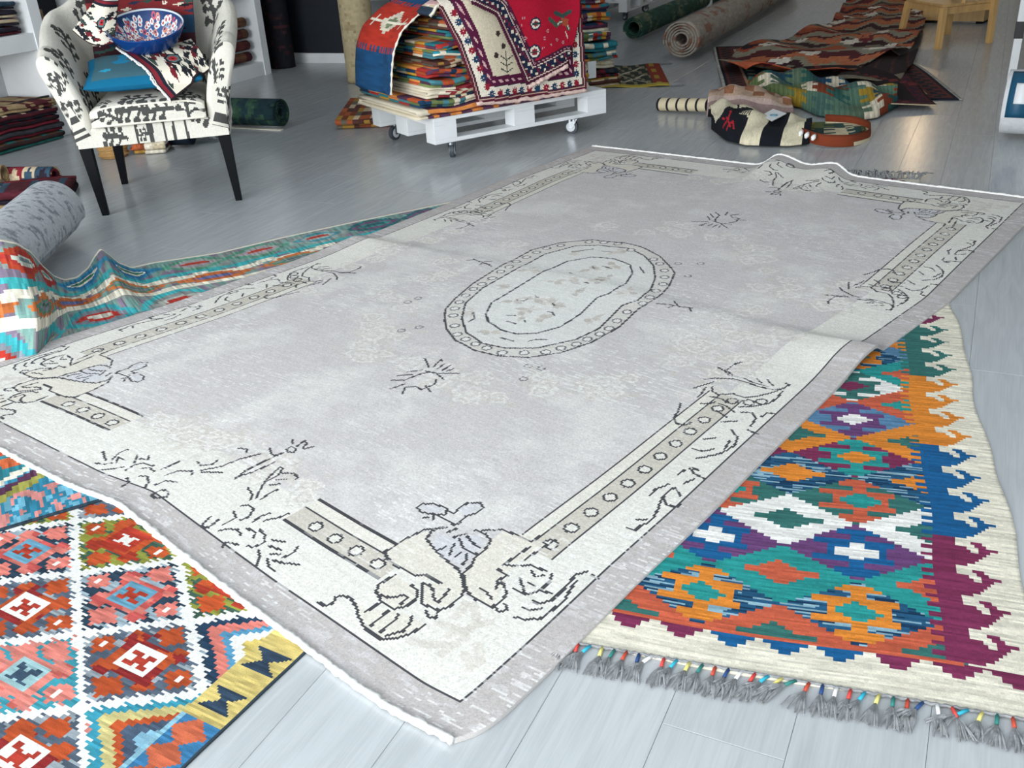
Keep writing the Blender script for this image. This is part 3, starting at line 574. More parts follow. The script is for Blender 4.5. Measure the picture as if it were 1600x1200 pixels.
zz = 1.56+.13*np.abs((S4/.42) % 1-.5)*2; lo = W4 > zz; R4.fill(lo, '2f7f9c'); sp = vnoise(bnx, bny, bnx//2, bny//3, br); R4.fill(lo & (sp > .62), '6fb0c8'); R4.fill(lo & (sp < .33) & (W4 > 1.74), 'cf8a84'); R4.fill(lo & (W4 < zz+.028), 'ece6d3'); R4.fill((W4 > zz+.04) & (W4 < zz+.075), '55304a'); R4.fill((W4 > zz+.075) & (W4 < zz+.115), '9c9a4c')
R4.fill(R4.Y < .022, 'ebe5d4'); R4.fill(R4.Y > BW-.008, '2a3a46')
C4 = streak(R4.c*.88, 0, .34, br, 6); C4 = streak(C4, 0, .14, br, 3); cm = R4.Y < .022; C4[cm] = R4.c[cm]
ii = np.linspace(0, 329, bnx+1).astype(int)
a, b = np.meshgrid(sl[ii]/SLn, np.linspace(0, BW, bny+1)); wd = np.array([.469, -.883, 0])
base = E3[ii][None]+b[..., None]*wd; s0 = sl[np.argmin(np.abs(E3[:, 0]+1.607))]
flat = np.array([-1.607, 3.82])+(sl[ii][None, :, None]-s0)*np.array([-.883, -.469])*np.where(sl[ii] > s0, .9, 1.)[None, :, None]+b[..., None]*wd[:2]
kb = np.clip((b-.25)/.75, 0, 1); kb = (kb*kb*(3-2*kb))[..., None]; base[..., :2] = base[..., :2]*(1-kb)+flat*kb
dl = np.interp(a, [0, .62, .80, .9, 1], [.55, .55, .50, .42, .42]); dec = np.clip(1-(b/dl)**1.5, 0, 1)
base[..., 2] = .006+np.maximum(E3[ii][None, :, 2]-.006, 0)*dec
arc = np.vstack([np.zeros((1, bnx+1)), np.cumsum(np.linalg.norm(np.diff(base, axis=0), axis=2), axis=0)]); am = (arc[:-1]+arc[1:])/2; am = (am[:, :-1]+am[:, 1:])/2; bmid = (b[:-1, :-1]+b[1:, :-1])/2
row = np.clip(((bmid+(am-bmid)*np.clip(1-(bmid-.6)/.7, 0, 1))/BW*bny).astype(int), 0, bny-1); C4 = C4[row, np.arange(bnx)[None]]
k4 = sheet('flat_kilim', C4, base, thick=.004)
tag(k4, 'turquoise, grey and rust kilim rippled up over the grey roll at the left', 'kilim')

# ------------------------------------------------------------------ folded and rolled rugs: builders
PAL = {'mix': ['b5532f', '2f7f8c', 'e4dcc6', '1f3c58', 'a8322f', 'c99a3c', '6b7a4a', '5e3a55', 'd98a4a', '49808a'], 'dark': ['2a1a20', '6b2230', '20303c', '8c7a62', '4a2428', '3a3a40'], 'red': ['7d2430', '2a2430', 'c9b79a', '50202a', '33495a'],
       'cream': ['e4dcc6', 'd5c8a8', 'e9e2d0', '8c3038', '2c3a4a'], 'pale': ['cfc8b4', 'c3baa4', 'd9d3c2'], 'rust': ['8a4a32', 'b5603a', '5a3a34', 'c9b79a', '6f6a5c', 'b0883e'], 'tealc': ['2f6f6a', 'cfc3a0', '5b4636', '2f6f6a', '3a2a2a'], 'tan': ['ab9470', 'a38b66', 'b59e7a', '5a2a30', 'ab9470'], 'blue': ['1f4a70', '1d3f60', '2a5a80', 'a8322f', 'd8cfba']}
def kpat(W, H, nx, ny, pal, seed, style='dia', per=.16):
    r = np.random.default_rng(seed); cs = [lin(c) for c in PAL[pal]]; n = len(cs)
    X, Y = np.meshgrid((np.arange(nx)+.5)*W/nx, (np.arange(ny)+.5)*H/ny); C = np.zeros((ny, nx, 3))
    if style == 'dia':
        i = np.floor(X/per).astype(int); j = np.floor(Y/per).astype(int); m = np.abs(X/per-i-.5)+np.abs(Y/per-j-.5)
        k = ((i*7+j*13+(m > .45)*3+(m > .25)*5+r.integers(9)) % n); C = np.array(cs)[k]
    elif style == 'bands':
        j = np.floor(X/(per*.5)).astype(int); tab = r.integers(0, n, 200); sub = (np.floor(Y/.045).astype(int)+j) % 3; C = np.array(cs)[(tab[j % 200]+(sub == 0)*(j % 2)) % n]
    else: C[:] = cs[0]
    return np.clip(streak(C, 1, .18, r, 4)*(1+.08*r.standard_normal((ny, nx)))[..., None], 0, 1)
def folded(name, label, cat, o, ang, w, d, layers, t, pal, seed, style='dia', group=None, per=.16, wave=.006, edge_col=None, full=False):
    """rug folded back and forth: folds face the viewer, selvages show at the ends. o: front-left-bottom corner"""
    r = np.random.default_rng(seed); A = np.array([math.cos(ang), math.sin(ang), 0]); B = np.array([-A[1], A[0], 0]); path = []
    for k in range(layers):
        z = (k+.5)*t; y0, y1 = t*.5+r.random()*.02, d-t*.5-r.random()*.02
        ys = np.linspace(y0, y1, 7)
        if k % 2: ys = ys[::-1]
        path += [(y, z) for y in ys]
        if k < layers-1: e_ = ys[-1]; sg = -1 if k % 2 else 1; path += [(e_+sg*t*.38, z+t*.2), (e_+sg*t*.5, z+t*.5), (e_+sg*t*.38, z+t*.8)]
    path = np.array(path); n = len(path)-1; m = max(8, int(w/.035)); C = kpat(n*.05, w, n, m, pal, seed, style, per)
    pl = np.r_[0, np.cumsum(np.linalg.norm(np.diff(path, axis=0), axis=1))]
    C = kpat(pl[-1], w, 400, m, pal, seed, style, per); ci = np.clip(((pl[:-1]+pl[1:])/2/pl[-1]*400).astype(int), 0, 399); C = C[:, ci]
    if edge_col: C[:2] = lin(edge_col); C[-2:] = lin(edge_col)
    xs = np.linspace(0, w, m+1); wx = xs+float(np.array(o)@A); wv = wave*(np.sin(wx*9)+.5*np.sin(wx*23+1))+wave*1.5*(not full)
    sh = r.normal(0, .006, layers); lay = np.clip((path[:, 1]/t).astype(int), 0, layers-1)
    Pp = np.array(o)+(xs[:, None]+sh[lay][None])[..., None]*A+path[None, :, 0][..., None]*B
    Pp[..., 2] = o[2]+path[None, :, 1]+wv[:, None]*(1. if full else path[None, :, 1]/(layers*t))+wave*1.5*full
    ob = sheet(name, C, Pp, thick=t*.82); tag(ob, label, cat, group); return ob
def rolled(name, label, cat, p0, p1, r, turns, t, colf, group=None, r_in=None, n=40, m=24, oval=1., parent=None):
    p0, p1 = np.array(p0, float), np.array(p1, float); ax = p1-p0; L_ = np.linalg.norm(ax); ax /= L_
    s1 = np.cross(ax, [0, 0, 1.]) if abs(ax[2]) < .9 else np.array([1., 0, 0]); s1 /= np.linalg.norm(s1); s2 = np.cross(s1, ax)
    th = np.linspace(-turns*2*PI, 0, int(turns*n)+1)-.9*PI; rr_ = r+(th+.9*PI)/(2*PI)*t*1.25; zz_ = np.linspace(0, L_, m+1)
    sec = rr_[:, None]*(np.cos(th)[:, None]*s1+np.sin(th)[:, None]*s2*oval)
    Pp = p0+zz_[:, None, None]*ax+sec[None]
    C = colf(zz_, rr_*(th+turns*2*PI+3), len(th)-1, m); o = sheet(name, C, Pp, thick=t*.8, parent=parent)
    if label: tag(o, label, cat, group)
    return o
def plain(c, amp=.12, seed=1, c2=None, blot=(10, 12), thr=.5):
    def f(z, arc, nx, ny):
        r = np.random.default_rng(seed); C = np.tile(lin(c), (ny, nx, 1)); nz = fbm(nx, ny, max(2, nx*blot[0]//120), blot[1], 4, r)
        if c2: k = np.clip((nz-thr)*6, 0, 1)[..., None]; C = C*(1-k)+lin(c2)*k
        return np.clip(C*(1+amp*r.standard_normal((ny, nx)))[..., None], 0, 1)
    return f

# ------------------------------------------------------------------ white pallet trolley
PO = np.array([-.347, 5.31, 0]); PAn = math.radians(31.4); A_ = np.array([math.cos(PAn), math.sin(PAn), 0]); B_ = np.array([-A_[1], A_[0], 0])
def pp(a, b, z): return PO+A_*a+B_*b+np.array([0, 0, z])
def pallet(o, A, B, label, zb=.10, cast=((.13, .05), (.99, .05), (.13, .75), (.99, .75)), name='pallet_trolley'):
    q = lambda a, b, z: np.array(o)+A*a+B*b+np.array([0, 0, z])
    t = empty(name, q(.6, .4, 0)); tag(t, label, 'pallet')
    for b, wd in ((.05, .10), (.40, .145), (.75, .10)):
        MB().box(q(.6, b, zb+.011), A*.6, B*wd/2, (0, 0, .011)).build('bottom_board', MO['white'], t, bevel=.002)
        for a in (.0725, .6, 1.1275): MB().box(q(a, b, zb+.061), A*.0725, B*wd/2, (0, 0, .039)).build('block', MO['white'], t, bevel=.002)
    for a in (.0725, .6, 1.1275): MB().box(q(a, .4, zb+.111), A*.0725, B*.4, (0, 0, .011)).build('cross_board', MO['white'], t, bevel=.002)
    for b, wd in ((.0725, .145), (.235, .1), (.4, .145), (.565, .1), (.7275, .145)): MB().box(q(.6, b, zb+.133), A*.6, B*wd/2, (0, 0, .011)).build('deck_board', MO['white'], t, bevel=.002)
    for k, (a, b) in enumerate(cast):
        c = empty('caster', q(a, b, 0)-q(.6, .4, 0)); c.parent = t; c['_o'] = [float(v) for v in q(a, b, 0)]
        dr = (A*math.cos(k*1.3+.9)+B*math.sin(k*1.3+.9)); sd = np.array([-dr[1], dr[0], 0]); w_ = q(a, b, .0425)+dr*.018
        MB().box(q(a, b, zb-.003), A*.036, B*.036, (0, 0, .003)).build('mount_plate', MO['metal'], c)
        fk = MB()
        for s_ in (-1, 1): fk.hexa([w_+sd*s_*.017-dr*.012-[0, 0, .008], w_+sd*s_*.017+dr*.010-[0, 0, .008], w_+sd*s_*.020+dr*.010-[0, 0, .008], w_+sd*s_*.020-dr*.012-[0, 0, .008]], [np.r_[(q(a, b, 0)+sd*s_*.017-dr*.028)[:2], zb-.006], np.r_[(q(a, b, 0)+sd*s_*.017+dr*.028)[:2], zb-.006], np.r_[(q(a, b, 0)+sd*s_*.020+dr*.028)[:2], zb-.006], np.r_[(q(a, b, 0)+sd*s_*.020-dr*.028)[:2], zb-.006]])
        fk.tube([q(a, b, zb-.022), q(a, b, zb-.006)], .026, 14); fk.build('fork', MO['metal'], c)
        MB().tube([w_-sd*.013, w_-sd*.012, w_+sd*.012, w_+sd*.013], [.036, .0425, .0425, .036], 22).build('tyre', MO['rubber'], c, False)
        MB().tube([w_-sd*.0155, w_+sd*.0155], .028, 18).build('wheel_hub', mat('white_plastic', 'd5d9dc', .4), c)
        MB().tube([w_-sd*.0225, w_+sd*.0225], .005, 8).build('axle', MO['metal'], c)
    return t
pallet(PO, A_, B_, 'white painted wooden pallet on caster wheels under the tall kilim stack')
z = .2445; gk = 'kilims stacked on the white pallet'
pals = ['mix', 'mix', 'cream', 'mix', 'mix', 'rust', 'mix', 'mix', 'mix', 'rust', 'mix', 'mix', 'mix']
for k in range(13):
    ly = [3, 3, 4, 3, 3, 3, 3, 3, 3, 3, 3, 3, 2][k]; t_ = .0145
    a0 = -.05-.02*math.sin(k*2.1)+.012*k*(k > 2)+.03*max(0, k-6); w_ = 1.10-a0-.05-.02*k*(k > 1)+.03*math.sin(k)
    if k == 0: a0, w_, = -.10, 1.16
    if k == 1: a0, w_ = -.07, 1.14
    ORD = ['lowest', 'second', 'third', 'fourth', 'fifth', 'sixth', 'seventh', 'eighth', 'ninth', 'tenth', 'eleventh', 'twelfth']
    lab = 'multicoloured folded kilim, %s from the bottom of the stack on the white pallet' % ORD[min(k, 11)]
    if k == 0: lab = 'lowest folded kilim on the white pallet, with wide cream edge'
    if k == 2: lab = 'thick cream folded kilim low in the stack on the white pallet'
    if k == 12: lab = 'topmost folded kilim under the draped red rugs on the white pallet'
    folded('folded_kilim', lab, 'kilim', pp(a0, -.03+.015*math.sin(k*1.7), z), PAn+.02*math.sin(k*3), w_, .80-.01*k, ly, t_, pals[k], 40+k, 'dia' if k % 3 else 'bands', gk, per=.062+.014*(k % 3), wave=.009, edge_col='dcd3bd' if k in (0, 2) else None, full=k > 0); z += ly*t_+.003
ZT = z
# blue and red kilim hanging over the left end of the stack
n, m = 60, 34; Rk = Ras(.9, .52, n, m, '1d4a72')
Rk.fill((Rk.X > .40) & (Rk.X < .72), 'b23426'); Rk.fill((Rk.X < .18), '1d4a72'); Rk.fill((Rk.X > .40) & (Rk.X < .72) & (np.floor(Rk.Y/.018) % 2 == 0) & ((Rk.X < .43) | (Rk.X > .69)), '1d4a72')
Rk.poly([(.56, .16), (.64, .26), (.56, .36), (.48, .26)], 'd8cfba'); Rk.poly([(.56, .20), (.60, .26), (.56, .32), (.52, .26)], '7a8468'); Rk.stroke([(.56, .04), (.56, .48)], .012, 'e6dfcc')
for y in (.06, .10, .42, .46): Rk.stroke([(.53, y), (.59, y)], .012, 'e6dfcc')
SLP = [(.62, ZT+.020), (.40, ZT+.020), (.22, ZT-.015), (.06, ZT-.08), (-.06, ZT-.16), (-.115, ZT-.26), (-.135, ZT-.36), (-.15, .37)]
pth = smooth_path(SLP, n+1, .6)
u = np.linspace(.12, .66, m+1); Pp = np.zeros((m+1, n+1, 3))
for i, b_ in enumerate(u):
    for j, (a_, z_) in enumerate(pth): Pp[i, j] = pp(a_-.02*math.sin(b_*14)*(j/n), b_-.05*(j/n)*(i/m-.5), z_+.008*math.sin(b_*11+1))
o = sheet('draped_kilim', streak(Rk.c, 0, .2, kr, 4), Pp, thick=.006); tag(o, 'blue kilim with red band and cream diamond hanging off the left end of the stack', 'kilim')
MB().tube([Pp[0, j]+[0, 0, .004]-B_*.006 for j in range(30, n+1)], [.004+.004*(j % 3 == 0) for j in range(30, n+1)], 6).build('cord_edge', MO['cream'], o, True)
# fringed kilims folded on top, with paper label
def slope(a): return float(np.interp(a, [p[0] for p in SLP[::-1]], [p[1] for p in SLP[::-1]]))
def sloped(label, b0, b1, a0, a1, lift, pal, seed, style):
    nx, ny = 44, 16; Pp = np.zeros((ny+1, nx+1, 3))
    for i, b_ in enumerate(np.linspace(b0, b1, ny+1)):
        for j, a_ in enumerate(np.linspace(a0, a1, nx+1)): Pp[i, j] = pp(a_, b_+.012*math.sin(a_*15), slope(a_)+lift+.010*math.sin(a_*19+b_*8))
    o = sheet('folded_kilim', kpat(.6, .2, nx, ny, pal, seed, style, .07), Pp, thick=.022); tag(o, label, 'kilim'); q = Pp[0, ::2]
    MB().tube(q-B_*.008+kr.normal(0, .003, q.shape), .009, 5).build('fringe', MO['cream'], o); return o
sloped('cream fringed folded kilim lying on the sloping top of the stack under the paper label', -.03, .10, .02, .52, .030, 'cream', 71, 'bands')
sloped('green and cream folded kilim on the sloping stack top nearest the red rugs', -.07, .05, .22, .56, .058, 'mix', 77, 'dia')
LQ = lambda a, b, d: pp(a, b, slope(a)+.052+d)
lab = MB().hexa([LQ(.06, -.02, 0), LQ(.06, .09, 0), LQ(.20, .09, 0), LQ(.20, -.02, 0)], [LQ(.06, -.02, .005), LQ(.06, .09, .005), LQ(.20, .09, .005), LQ(.20, -.02, .005)]).build('paper_label', mat('pink_paper', 'd9b3b0', .7), None)
tag(lab, 'pale pink paper label lying on the folded kilims on the stack', 'label')
ink = MB()
for k in range(3): ink.box(LQ(.10+.03*k, .03, .0055), A_*.009+[0, 0, .0045], B_*.022, (0, 0, .0006))
ink.build('print', MO['black'], lab)
# red rugs hanging down the front of the stack
FP0 = pp(0, -.055, 0)
def fs(x, y, off=0): q = VP(x, y, FP0-B_*off, B_); d = q-PO; return float(d@A_), float(q[2])
def dist_edges(X, Y, pts):
    D = np.full(X.shape, 9.)
    for (x0, y0), (x1, y1) in zip(pts[:-1], pts[1:]):
        dx, dy = x1-x0, y1-y0; t = np.clip(((X-x0)*dx+(Y-y0)*dy)/(dx*dx+dy*dy), 0, 1); D = np.minimum(D, np.hypot(X-x0-t*dx, Y-y0-t*dy))
    return D
def hanging(px, edge_px, off, label, paint, cell=.006, top_back=.30):
    poly = [fs(*p, off) for p in px]; ed = [fs(*p, off) for p in edge_px]; P_ = np.array(poly); x0, x1 = P_[:, 0].min()-.01, P_[:, 0].max()+.01; y0, y1 = P_[:, 1].min()-.01, ZT+.035
    nx, ny = int((x1-x0)/cell), int((y1-y0)/cell); Rr = Ras(x1-x0, y1-y0, nx, ny, '7d1f33'); sh = lambda l: [(x-x0, y-y0) for x, y in l]
    X, Y = Rr.X, Rr.Y; msk = inpoly(X, Y, np.array(sh(poly))); D = dist_edges(X, Y, sh(ed)); paint(Rr, D, X+x0, Y+y0)
    a, b = np.meshgrid(np.linspace(x0, x1, nx+1), np.linspace(y0, y1, ny+1)); out = off+.010*np.sin(a*16+b*5)+.012*np.sin(a*7)*(1-(b-y0)/(y1-y0))
    Pp = FP0+a[..., None]*A_-out[..., None]*B_; Pp[..., 2] = b
    k = np.clip((b-(ZT-.03))/.065, 0, 1); Pp += (k**1.5*top_back*.35)[..., None]*B_; Pp[..., 2] -= .012*k**2
    return Rr, Pp, msk, label, (x0, y0, cell, nx, ny)
def hang_build(Rr, Pp, msk, label, info):
    o = sheet('draped_rug', Rr.c*(1+.06*kr.standard_normal(Rr.c.shape[:2]))[..., None], Pp, mask=msk, thick=.006); tag(o, label, 'rug'); return o
def paint1(R_, D, X, Y):
    R_.fill(D > -1, '5c1c34'); R_.fill((D > .012) & (D < .018), 'b8a08c'); z = (D > .030) & (D < .078); R_.fill(z, 'e0d8c8')
    R_.fill((D > .018) & (D < .030) & ((np.floor(X/.012)+np.floor(Y/.012)) % 2 == 0), '2a2434')
    R_.fill((D > .078) & (D < .082), '3a3438'); R_.fill((D > .082) & (D < .13), '54183a'); R_.fill((D > .098) & (D < .112) & (np.floor((X+Y*1.0)/.022) % 2 == 0), 'cfa8a8'); R_.fill(D > .133, 'd9cfb6')
    # stars along the pale border
    for k in range(60):
        pass
def stars(R_, pts, step, r, cols):
    p = interp(pts, 400); d = np.r_[0, np.cumsum(np.linalg.norm(np.diff(p, axis=0), axis=1))]
    for k, s_ in enumerate(np.arange(step*.5, d[-1], step)):
        c = [np.interp(s_, d, p[:, i]) for i in (0, 1)]; q = []
        for j in range(16): f = r if j % 2 == 0 else r*.55; q.append((c[0]+f*math.cos(j*PI/8), c[1]+f*math.sin(j*PI/8)))
        R_.poly(q, cols[k % len(cols)]); R_.ring(c[0], c[1], r*.12, 0, None, 'd8b0a0', 6)
e1px = [(688, 18), (715, 70), (735, 125), (745, 160), (830, 152), (917, 139), (912, 70), (905, -20)]
H1 = hanging(e1px+[(690, -20)], e1px, .012, 'dark red bordered rug with cream centre hanging down the front of the stack', paint1)
R_, (x0, y0, *_r_) = H1[0], H1[4]
inn = [(702, 14), (729, 70), (748, 120), (757, 149), (830, 141), (907, 130), (902, 70), (897, -20)]
inn = [(704, 12), (731, 70), (751, 118), (762, 146), (830, 139), (900, 129), (897, 70), (892, -20)]
stars(R_, [(fs(*p)[0]-x0, fs(*p)[1]-y0) for p in inn], .054, .025, ('8c2033', '1f3f5c'))
tp = lambda x, y: (fs(x, y)[0]-x0, fs(x, y)[1]-y0)
R_.stroke([tp(790, 113), tp(789, 80)], .006, '3c4038')
for k in range(3):
    for s_ in (-1, 1): R_.stroke([tp(790, 112-9*k), tp(790+s_*10, 107-10*k)], .006, '3c4038')
for p in ((776, 52), (785, 72), (772, 86)): R_.ring(*tp(*p), .016, 0, None, '3a2f2c', 10)
o1 = hang_build(*H1)
def paint2(R_, D, X, Y):
    R_.fill(D > -1, 'a3122c'); z = D < .105; R_.fill(z, '471630'); R_.fill((D > .016) & (D < .022), 'c9bcae'); zz_ = (D > .03) & (D < .072); R_.fill(zz_, '16223a')
    R_.fill(zz_ & ((np.floor(X/.017)+np.floor(Y/.014)*2) % 5 == 0), 'cfc6b4'); R_.fill(zz_ & ((np.floor(X/.02)+np.floor(Y/.02)) % 4 == 1), '5c1c34'); R_.fill((D > .074) & (D < .079), 'd0c6b8'); R_.fill((D > .088) & (D < .094) & (np.floor((X+Y)/.016) % 2 == 0), 'a88a8c')
e2px = [(735, 6), (775, 24), (800, 75), (826, 134), (887, 101)]
H2 = hanging(e2px+[(900, 60), (906, 30), (906, -20), (735, -20)], e2px, .045, 'crimson rug with navy border hanging corner-down over the cream-centred rug', paint2)
R_, (x0, y0, *_r_) = H2[0], H2[4]; tq_ = lambda x, y: (fs(x, y, .045)[0]-x0, fs(x, y, .045)[1]-y0)
for cx, cy, r in ((836, 37, .036), (836, 81, .042)):
    c = tq_(cx, cy); R_.ring(*c, r, 0, None, '16223a', 8); R_.ring(*c, r*.75, 0, None, 'd8cfc0', 8); R_.ring(*c, r*.45, 0, None, '7d1f33', 8); R_.stroke([(c[0]-r*.6, c[1]), (c[0]+r*.6, c[1])], .008, '2a4038')
for l, c_ in (([(858, 30), (870, 40), (882, 30), (890, 45)], '3f5648'), ([(868, 20), (880, 25), (892, 18)], '2f4a44'), ([(885, 50), (888, 60)], 'd8cfc0'), ([(872, 38), (876, 34), (888, 36), (890, 46)], 'd8cfc0')): R_.stroke([tq_(*p) for p in l], .022 if c_ != 'd8cfc0' else .006, c_)
R_.poly([tq_(*p) for p in ((878, 28), (890, 30), (888, 42), (880, 40))], '9c4a34')
for x, y in ((815, 40), (822, 60), (850, 60), (860, 70), (848, 75), (870, 62), (880, 66), (855, 48), (818, 28)): R_.ring(*tq_(x, y), .007, .004, 'b08a90', None, 6)
o2 = hang_build(*H2)
for o_, l, off in ((o1, [(745, 161), (790, 158), (830, 153), (875, 146), (916, 140)], .014), (o2, [(826, 135), (850, 122), (887, 102)], .047)):
    p = smooth_path([VP(x, y+1, FP0-B_*off, B_) for x, y in l], 40, .5); MB().tube(p+kr.normal(0, .002, p.shape), list(.010+.004*kr.random(40)), 6).build('fringe', mat('pinkish_fringe', 'd9bdb4', .95, var=.15, scale=60, bump=.4), o_, True)
# kilims folded on the floor around the trolley
q0 = G(527, 207); q1 = G(622, 203)
folded('folded_kilim', 'rust and grey kilim folded on the floor left of the pallet', 'kilim', (-1.07, 6.40, .003), .0, .42, .85, 3, .019, 'rust', 90, 'dia', None, .13, .004)
for k in range(11):
    ly = 3; t_ = .0205; lab = 'multicoloured folded kilim, %s from the bottom of the stack behind the pallet' % ORD[k]
    if k == 0: lab = 'orange folded kilim at the bottom of the stack behind the pallet'
    if k == 10: lab = 'topmost folded kilim of the stack behind the pallet on the right'
    folded('folded_kilim', lab, 'kilim', np.array([.42+.015*math.sin(k*2), 7.25+.02*math.sin(k), .003+k*.0665]), PAn-.25+.05*math.sin(k*1.3), .56-.012*k, .6, ly, t_, ['rust', 'dark', 'cream'][k] if k < 3 else 'mix', 110+k, 'dia' if k % 2 else 'bands', 'kilims stacked behind the pallet', .11, full=k > 0)
C = kpat(.5, .9, 40, 50, 'dark', 5, 'dia', .12); fl = [G(*p, .006) for p in ((940, 137), (1047, 134), (1030, 100), (930, 104))]
Rk = Ras(1, 1, 40, 40, '39403a'); Rk.fill((np.floor(Rk.X*16)+np.floor(Rk.Y*9)) % 3 == 0, '8a8268')
for y in (.15, .5, .85): Rk.stroke([(0, y), (.35, y-.3 if y > .2 else y+.35), (.7, y)], .03, 'c9c2ac')
Rk.fill(Rk.X > .78, '8c3a2c'); Rk.fill((Rk.X > .82) & (Rk.X < .9) & (np.floor(Rk.Y*7) % 2 == 0), 'a88a3c'); Rk.fill((Rk.Y < .09), 'b9a548')
a, b = np.meshgrid(np.linspace(0, 1, 41), np.linspace(0, 1, 41)); Pp = sum(wt[..., None]*q for wt, q in zip(((1-a)*(1-b), a*(1-b), a*b, (1-a)*b), fl)); Pp[..., 2] = .006+.006*np.sin(a*9)
o = sheet('flat_kilim', Rk.c, Pp, thick=.005); tag(o, 'dark kilim end with rust stripe lying on the floor beside the pale rolled rug', 'kilim')
for s_ in (0, 1): e_ = Pp[s_*40, 40]; MB().tube([e_, e_+[.05, -.01, .008], e_+[.11, .0, .0]], [.012, .016, .008], 6).build('tassel_cord', MO['greyyarn'], o)
card = MB().box(VP(925, 109, pp(0, .35, 0), B_), A_*.032, B_*.0015, (0, 0, .052)).build('paper_card', MO['white']); tag(card, 'small white card standing at the right end of the pallet', 'card')

# ------------------------------------------------------------------ armchair
CO = np.array([-1.735, 5.03, 0]); CA = math.radians(12); cx_ = np.array([math.cos(CA), math.sin(CA), 0]); cy_ = np.array([-cx_[1], cx_[0], 0])
def ch(x, y, z): return CO+cx_*x+cy_*y+np.array([0, 0, z])
chair = empty('armchair', CO); tag(chair, 'cream armchair with charcoal floral print and black tapered legs', 'armchair')
CREAM, CHAR = 'd8d5ca', '4a4b49'
def branch(R_, x, y, ang, s, rng):
    c, d = math.cos(ang), math.sin(ang); T = lambda u, v: (x+(u*c-v*d)*s, y+(u*d+v*c)*s)
    R_.stroke([T(0, -.5), T(.05, 0), T(-.04, .5)], .16*s, CHAR)
    for k, (v, sg) in enumerate(((-.35, 1), (-.2, -1), (.02, 1), (.15, -1), (.35, 1), (.42, -1))):
        e = T(sg*(.30+.1*rng.random()), v+.16); R_.stroke([T(0, v), e], .10*s, CHAR); R_.ring(e[0], e[1], (.11+.05*rng.random())*s, 0, None, CHAR, 8)
    R_.ring(*T(-.02, .55), .14*s, 0, None, CHAR, 8)
def ikat(W, H, nx, ny, marks, seed, bands=()):
    r = np.random.default_rng(seed); R_ = Ras(W, H, nx, ny, CREAM)
    for k in marks: branch(R_, *k, r)
    for x in bands:
        for q in range(3): y = H*(q+.5)/3; R_.ring(x, y, .028, .012, CHAR, None, 8)
        R_.stroke([(x-.03, 0), (x-.022, H*.3), (x-.034, H*.6), (x-.026, H)], .012, CHAR); R_.stroke([(x+.03, 0), (x+.022, H*.4), (x+.034, H*.7), (x+.026, H)], .012, CHAR)
    C = R_.c*(1+.10*(fbm(nx, ny, 6, 6, 3, r)-.5)*2)[..., None]; return np.clip(C*(1+.03*r.standard_normal((ny, nx)))[..., None], 0, 1)
# shell: arms and back in one curved wall
pl_ = smooth_path([(-.315, -.33), (-.315, .0), (-.30, .17), (-.22, .28), (-.08, .32), (.08, .32), (.22, .28), (.30, .17), (.315, 0), (.315, -.33)], 121, .5)
tn = np.gradient(pl_, axis=0); tn /= np.linalg.norm(tn, axis=1)[:, None]; nrm = np.stack([-tn[:, 1], tn[:, 0]], -1)
if (nrm[0]@pl_[0]) < 0: nrm = -nrm
sec = []
ss = np.linspace(0, 1, 121); Ht = .80+.20*np.clip((.5-np.abs(ss-.5)-.09)/.30, 0, 1)**1.0-.03*np.exp(-((.5-np.abs(ss-.5))/.04)**2)
prof = [(-.045, .36), (-.05, .45), (-.055, .55), (-.052, .66), (-.045, .78), (-.03, .90), (-.012, .965), (.02, 1.0), (.05, .985), (.072, .94), (.078, .87), (.070, .76), (.058, .62), (.05, .48), (.045, .40), (.042, .33)]
m = 48; pr = smooth_path([(o_, t_) for o_, t_ in prof], m+1, .5)
Pp = np.zeros((m+1, 121, 3))
for i in range(m+1):
    o_, t_ = pr[i]; zz_ = np.where(t_ < .36, .33+(t_-.33), .36+(t_-.36)/.64*(Ht-.36)); fl = .075*np.clip((zz_-.36)/.42, 0, 1.2)**1.6
    q = pl_+nrm*(o_+fl)[:, None]; Pp[i] = CO+q[:, :1]*cx_+q[:, 1:]*cy_; Pp[i, :, 2] = zz_
r_ = np.random.default_rng(8); marks = []
for s_ in (.08, .34, .62, .95, 1.3, 1.6, 1.78):
    for t_ in (.16, .42, .78, 1.0): marks.append((s_+.03*r_.random(), t_+.04*r_.random(), r_.normal(0, .5), .13+.05*r_.random()))
up = lambda C, f: C
big_n, big_m = 240, 144
fine = np.zeros((big_m+1, big_n+1, 3)); ui = np.linspace(0, 120, big_n+1); vi = np.linspace(0, m, big_m+1)
for k in range(3):
    tmp = np.stack([np.interp(ui, np.arange(121), Pp[i, :, k]) for i in range(m+1)]); fine[..., k] = np.stack([np.interp(vi, np.arange(m+1), tmp[:, j]) for j in range(big_n+1)], 1)
sheet('shell', ikat(1.86, 1.15, big_n, big_m, marks, 9), fine, chair)
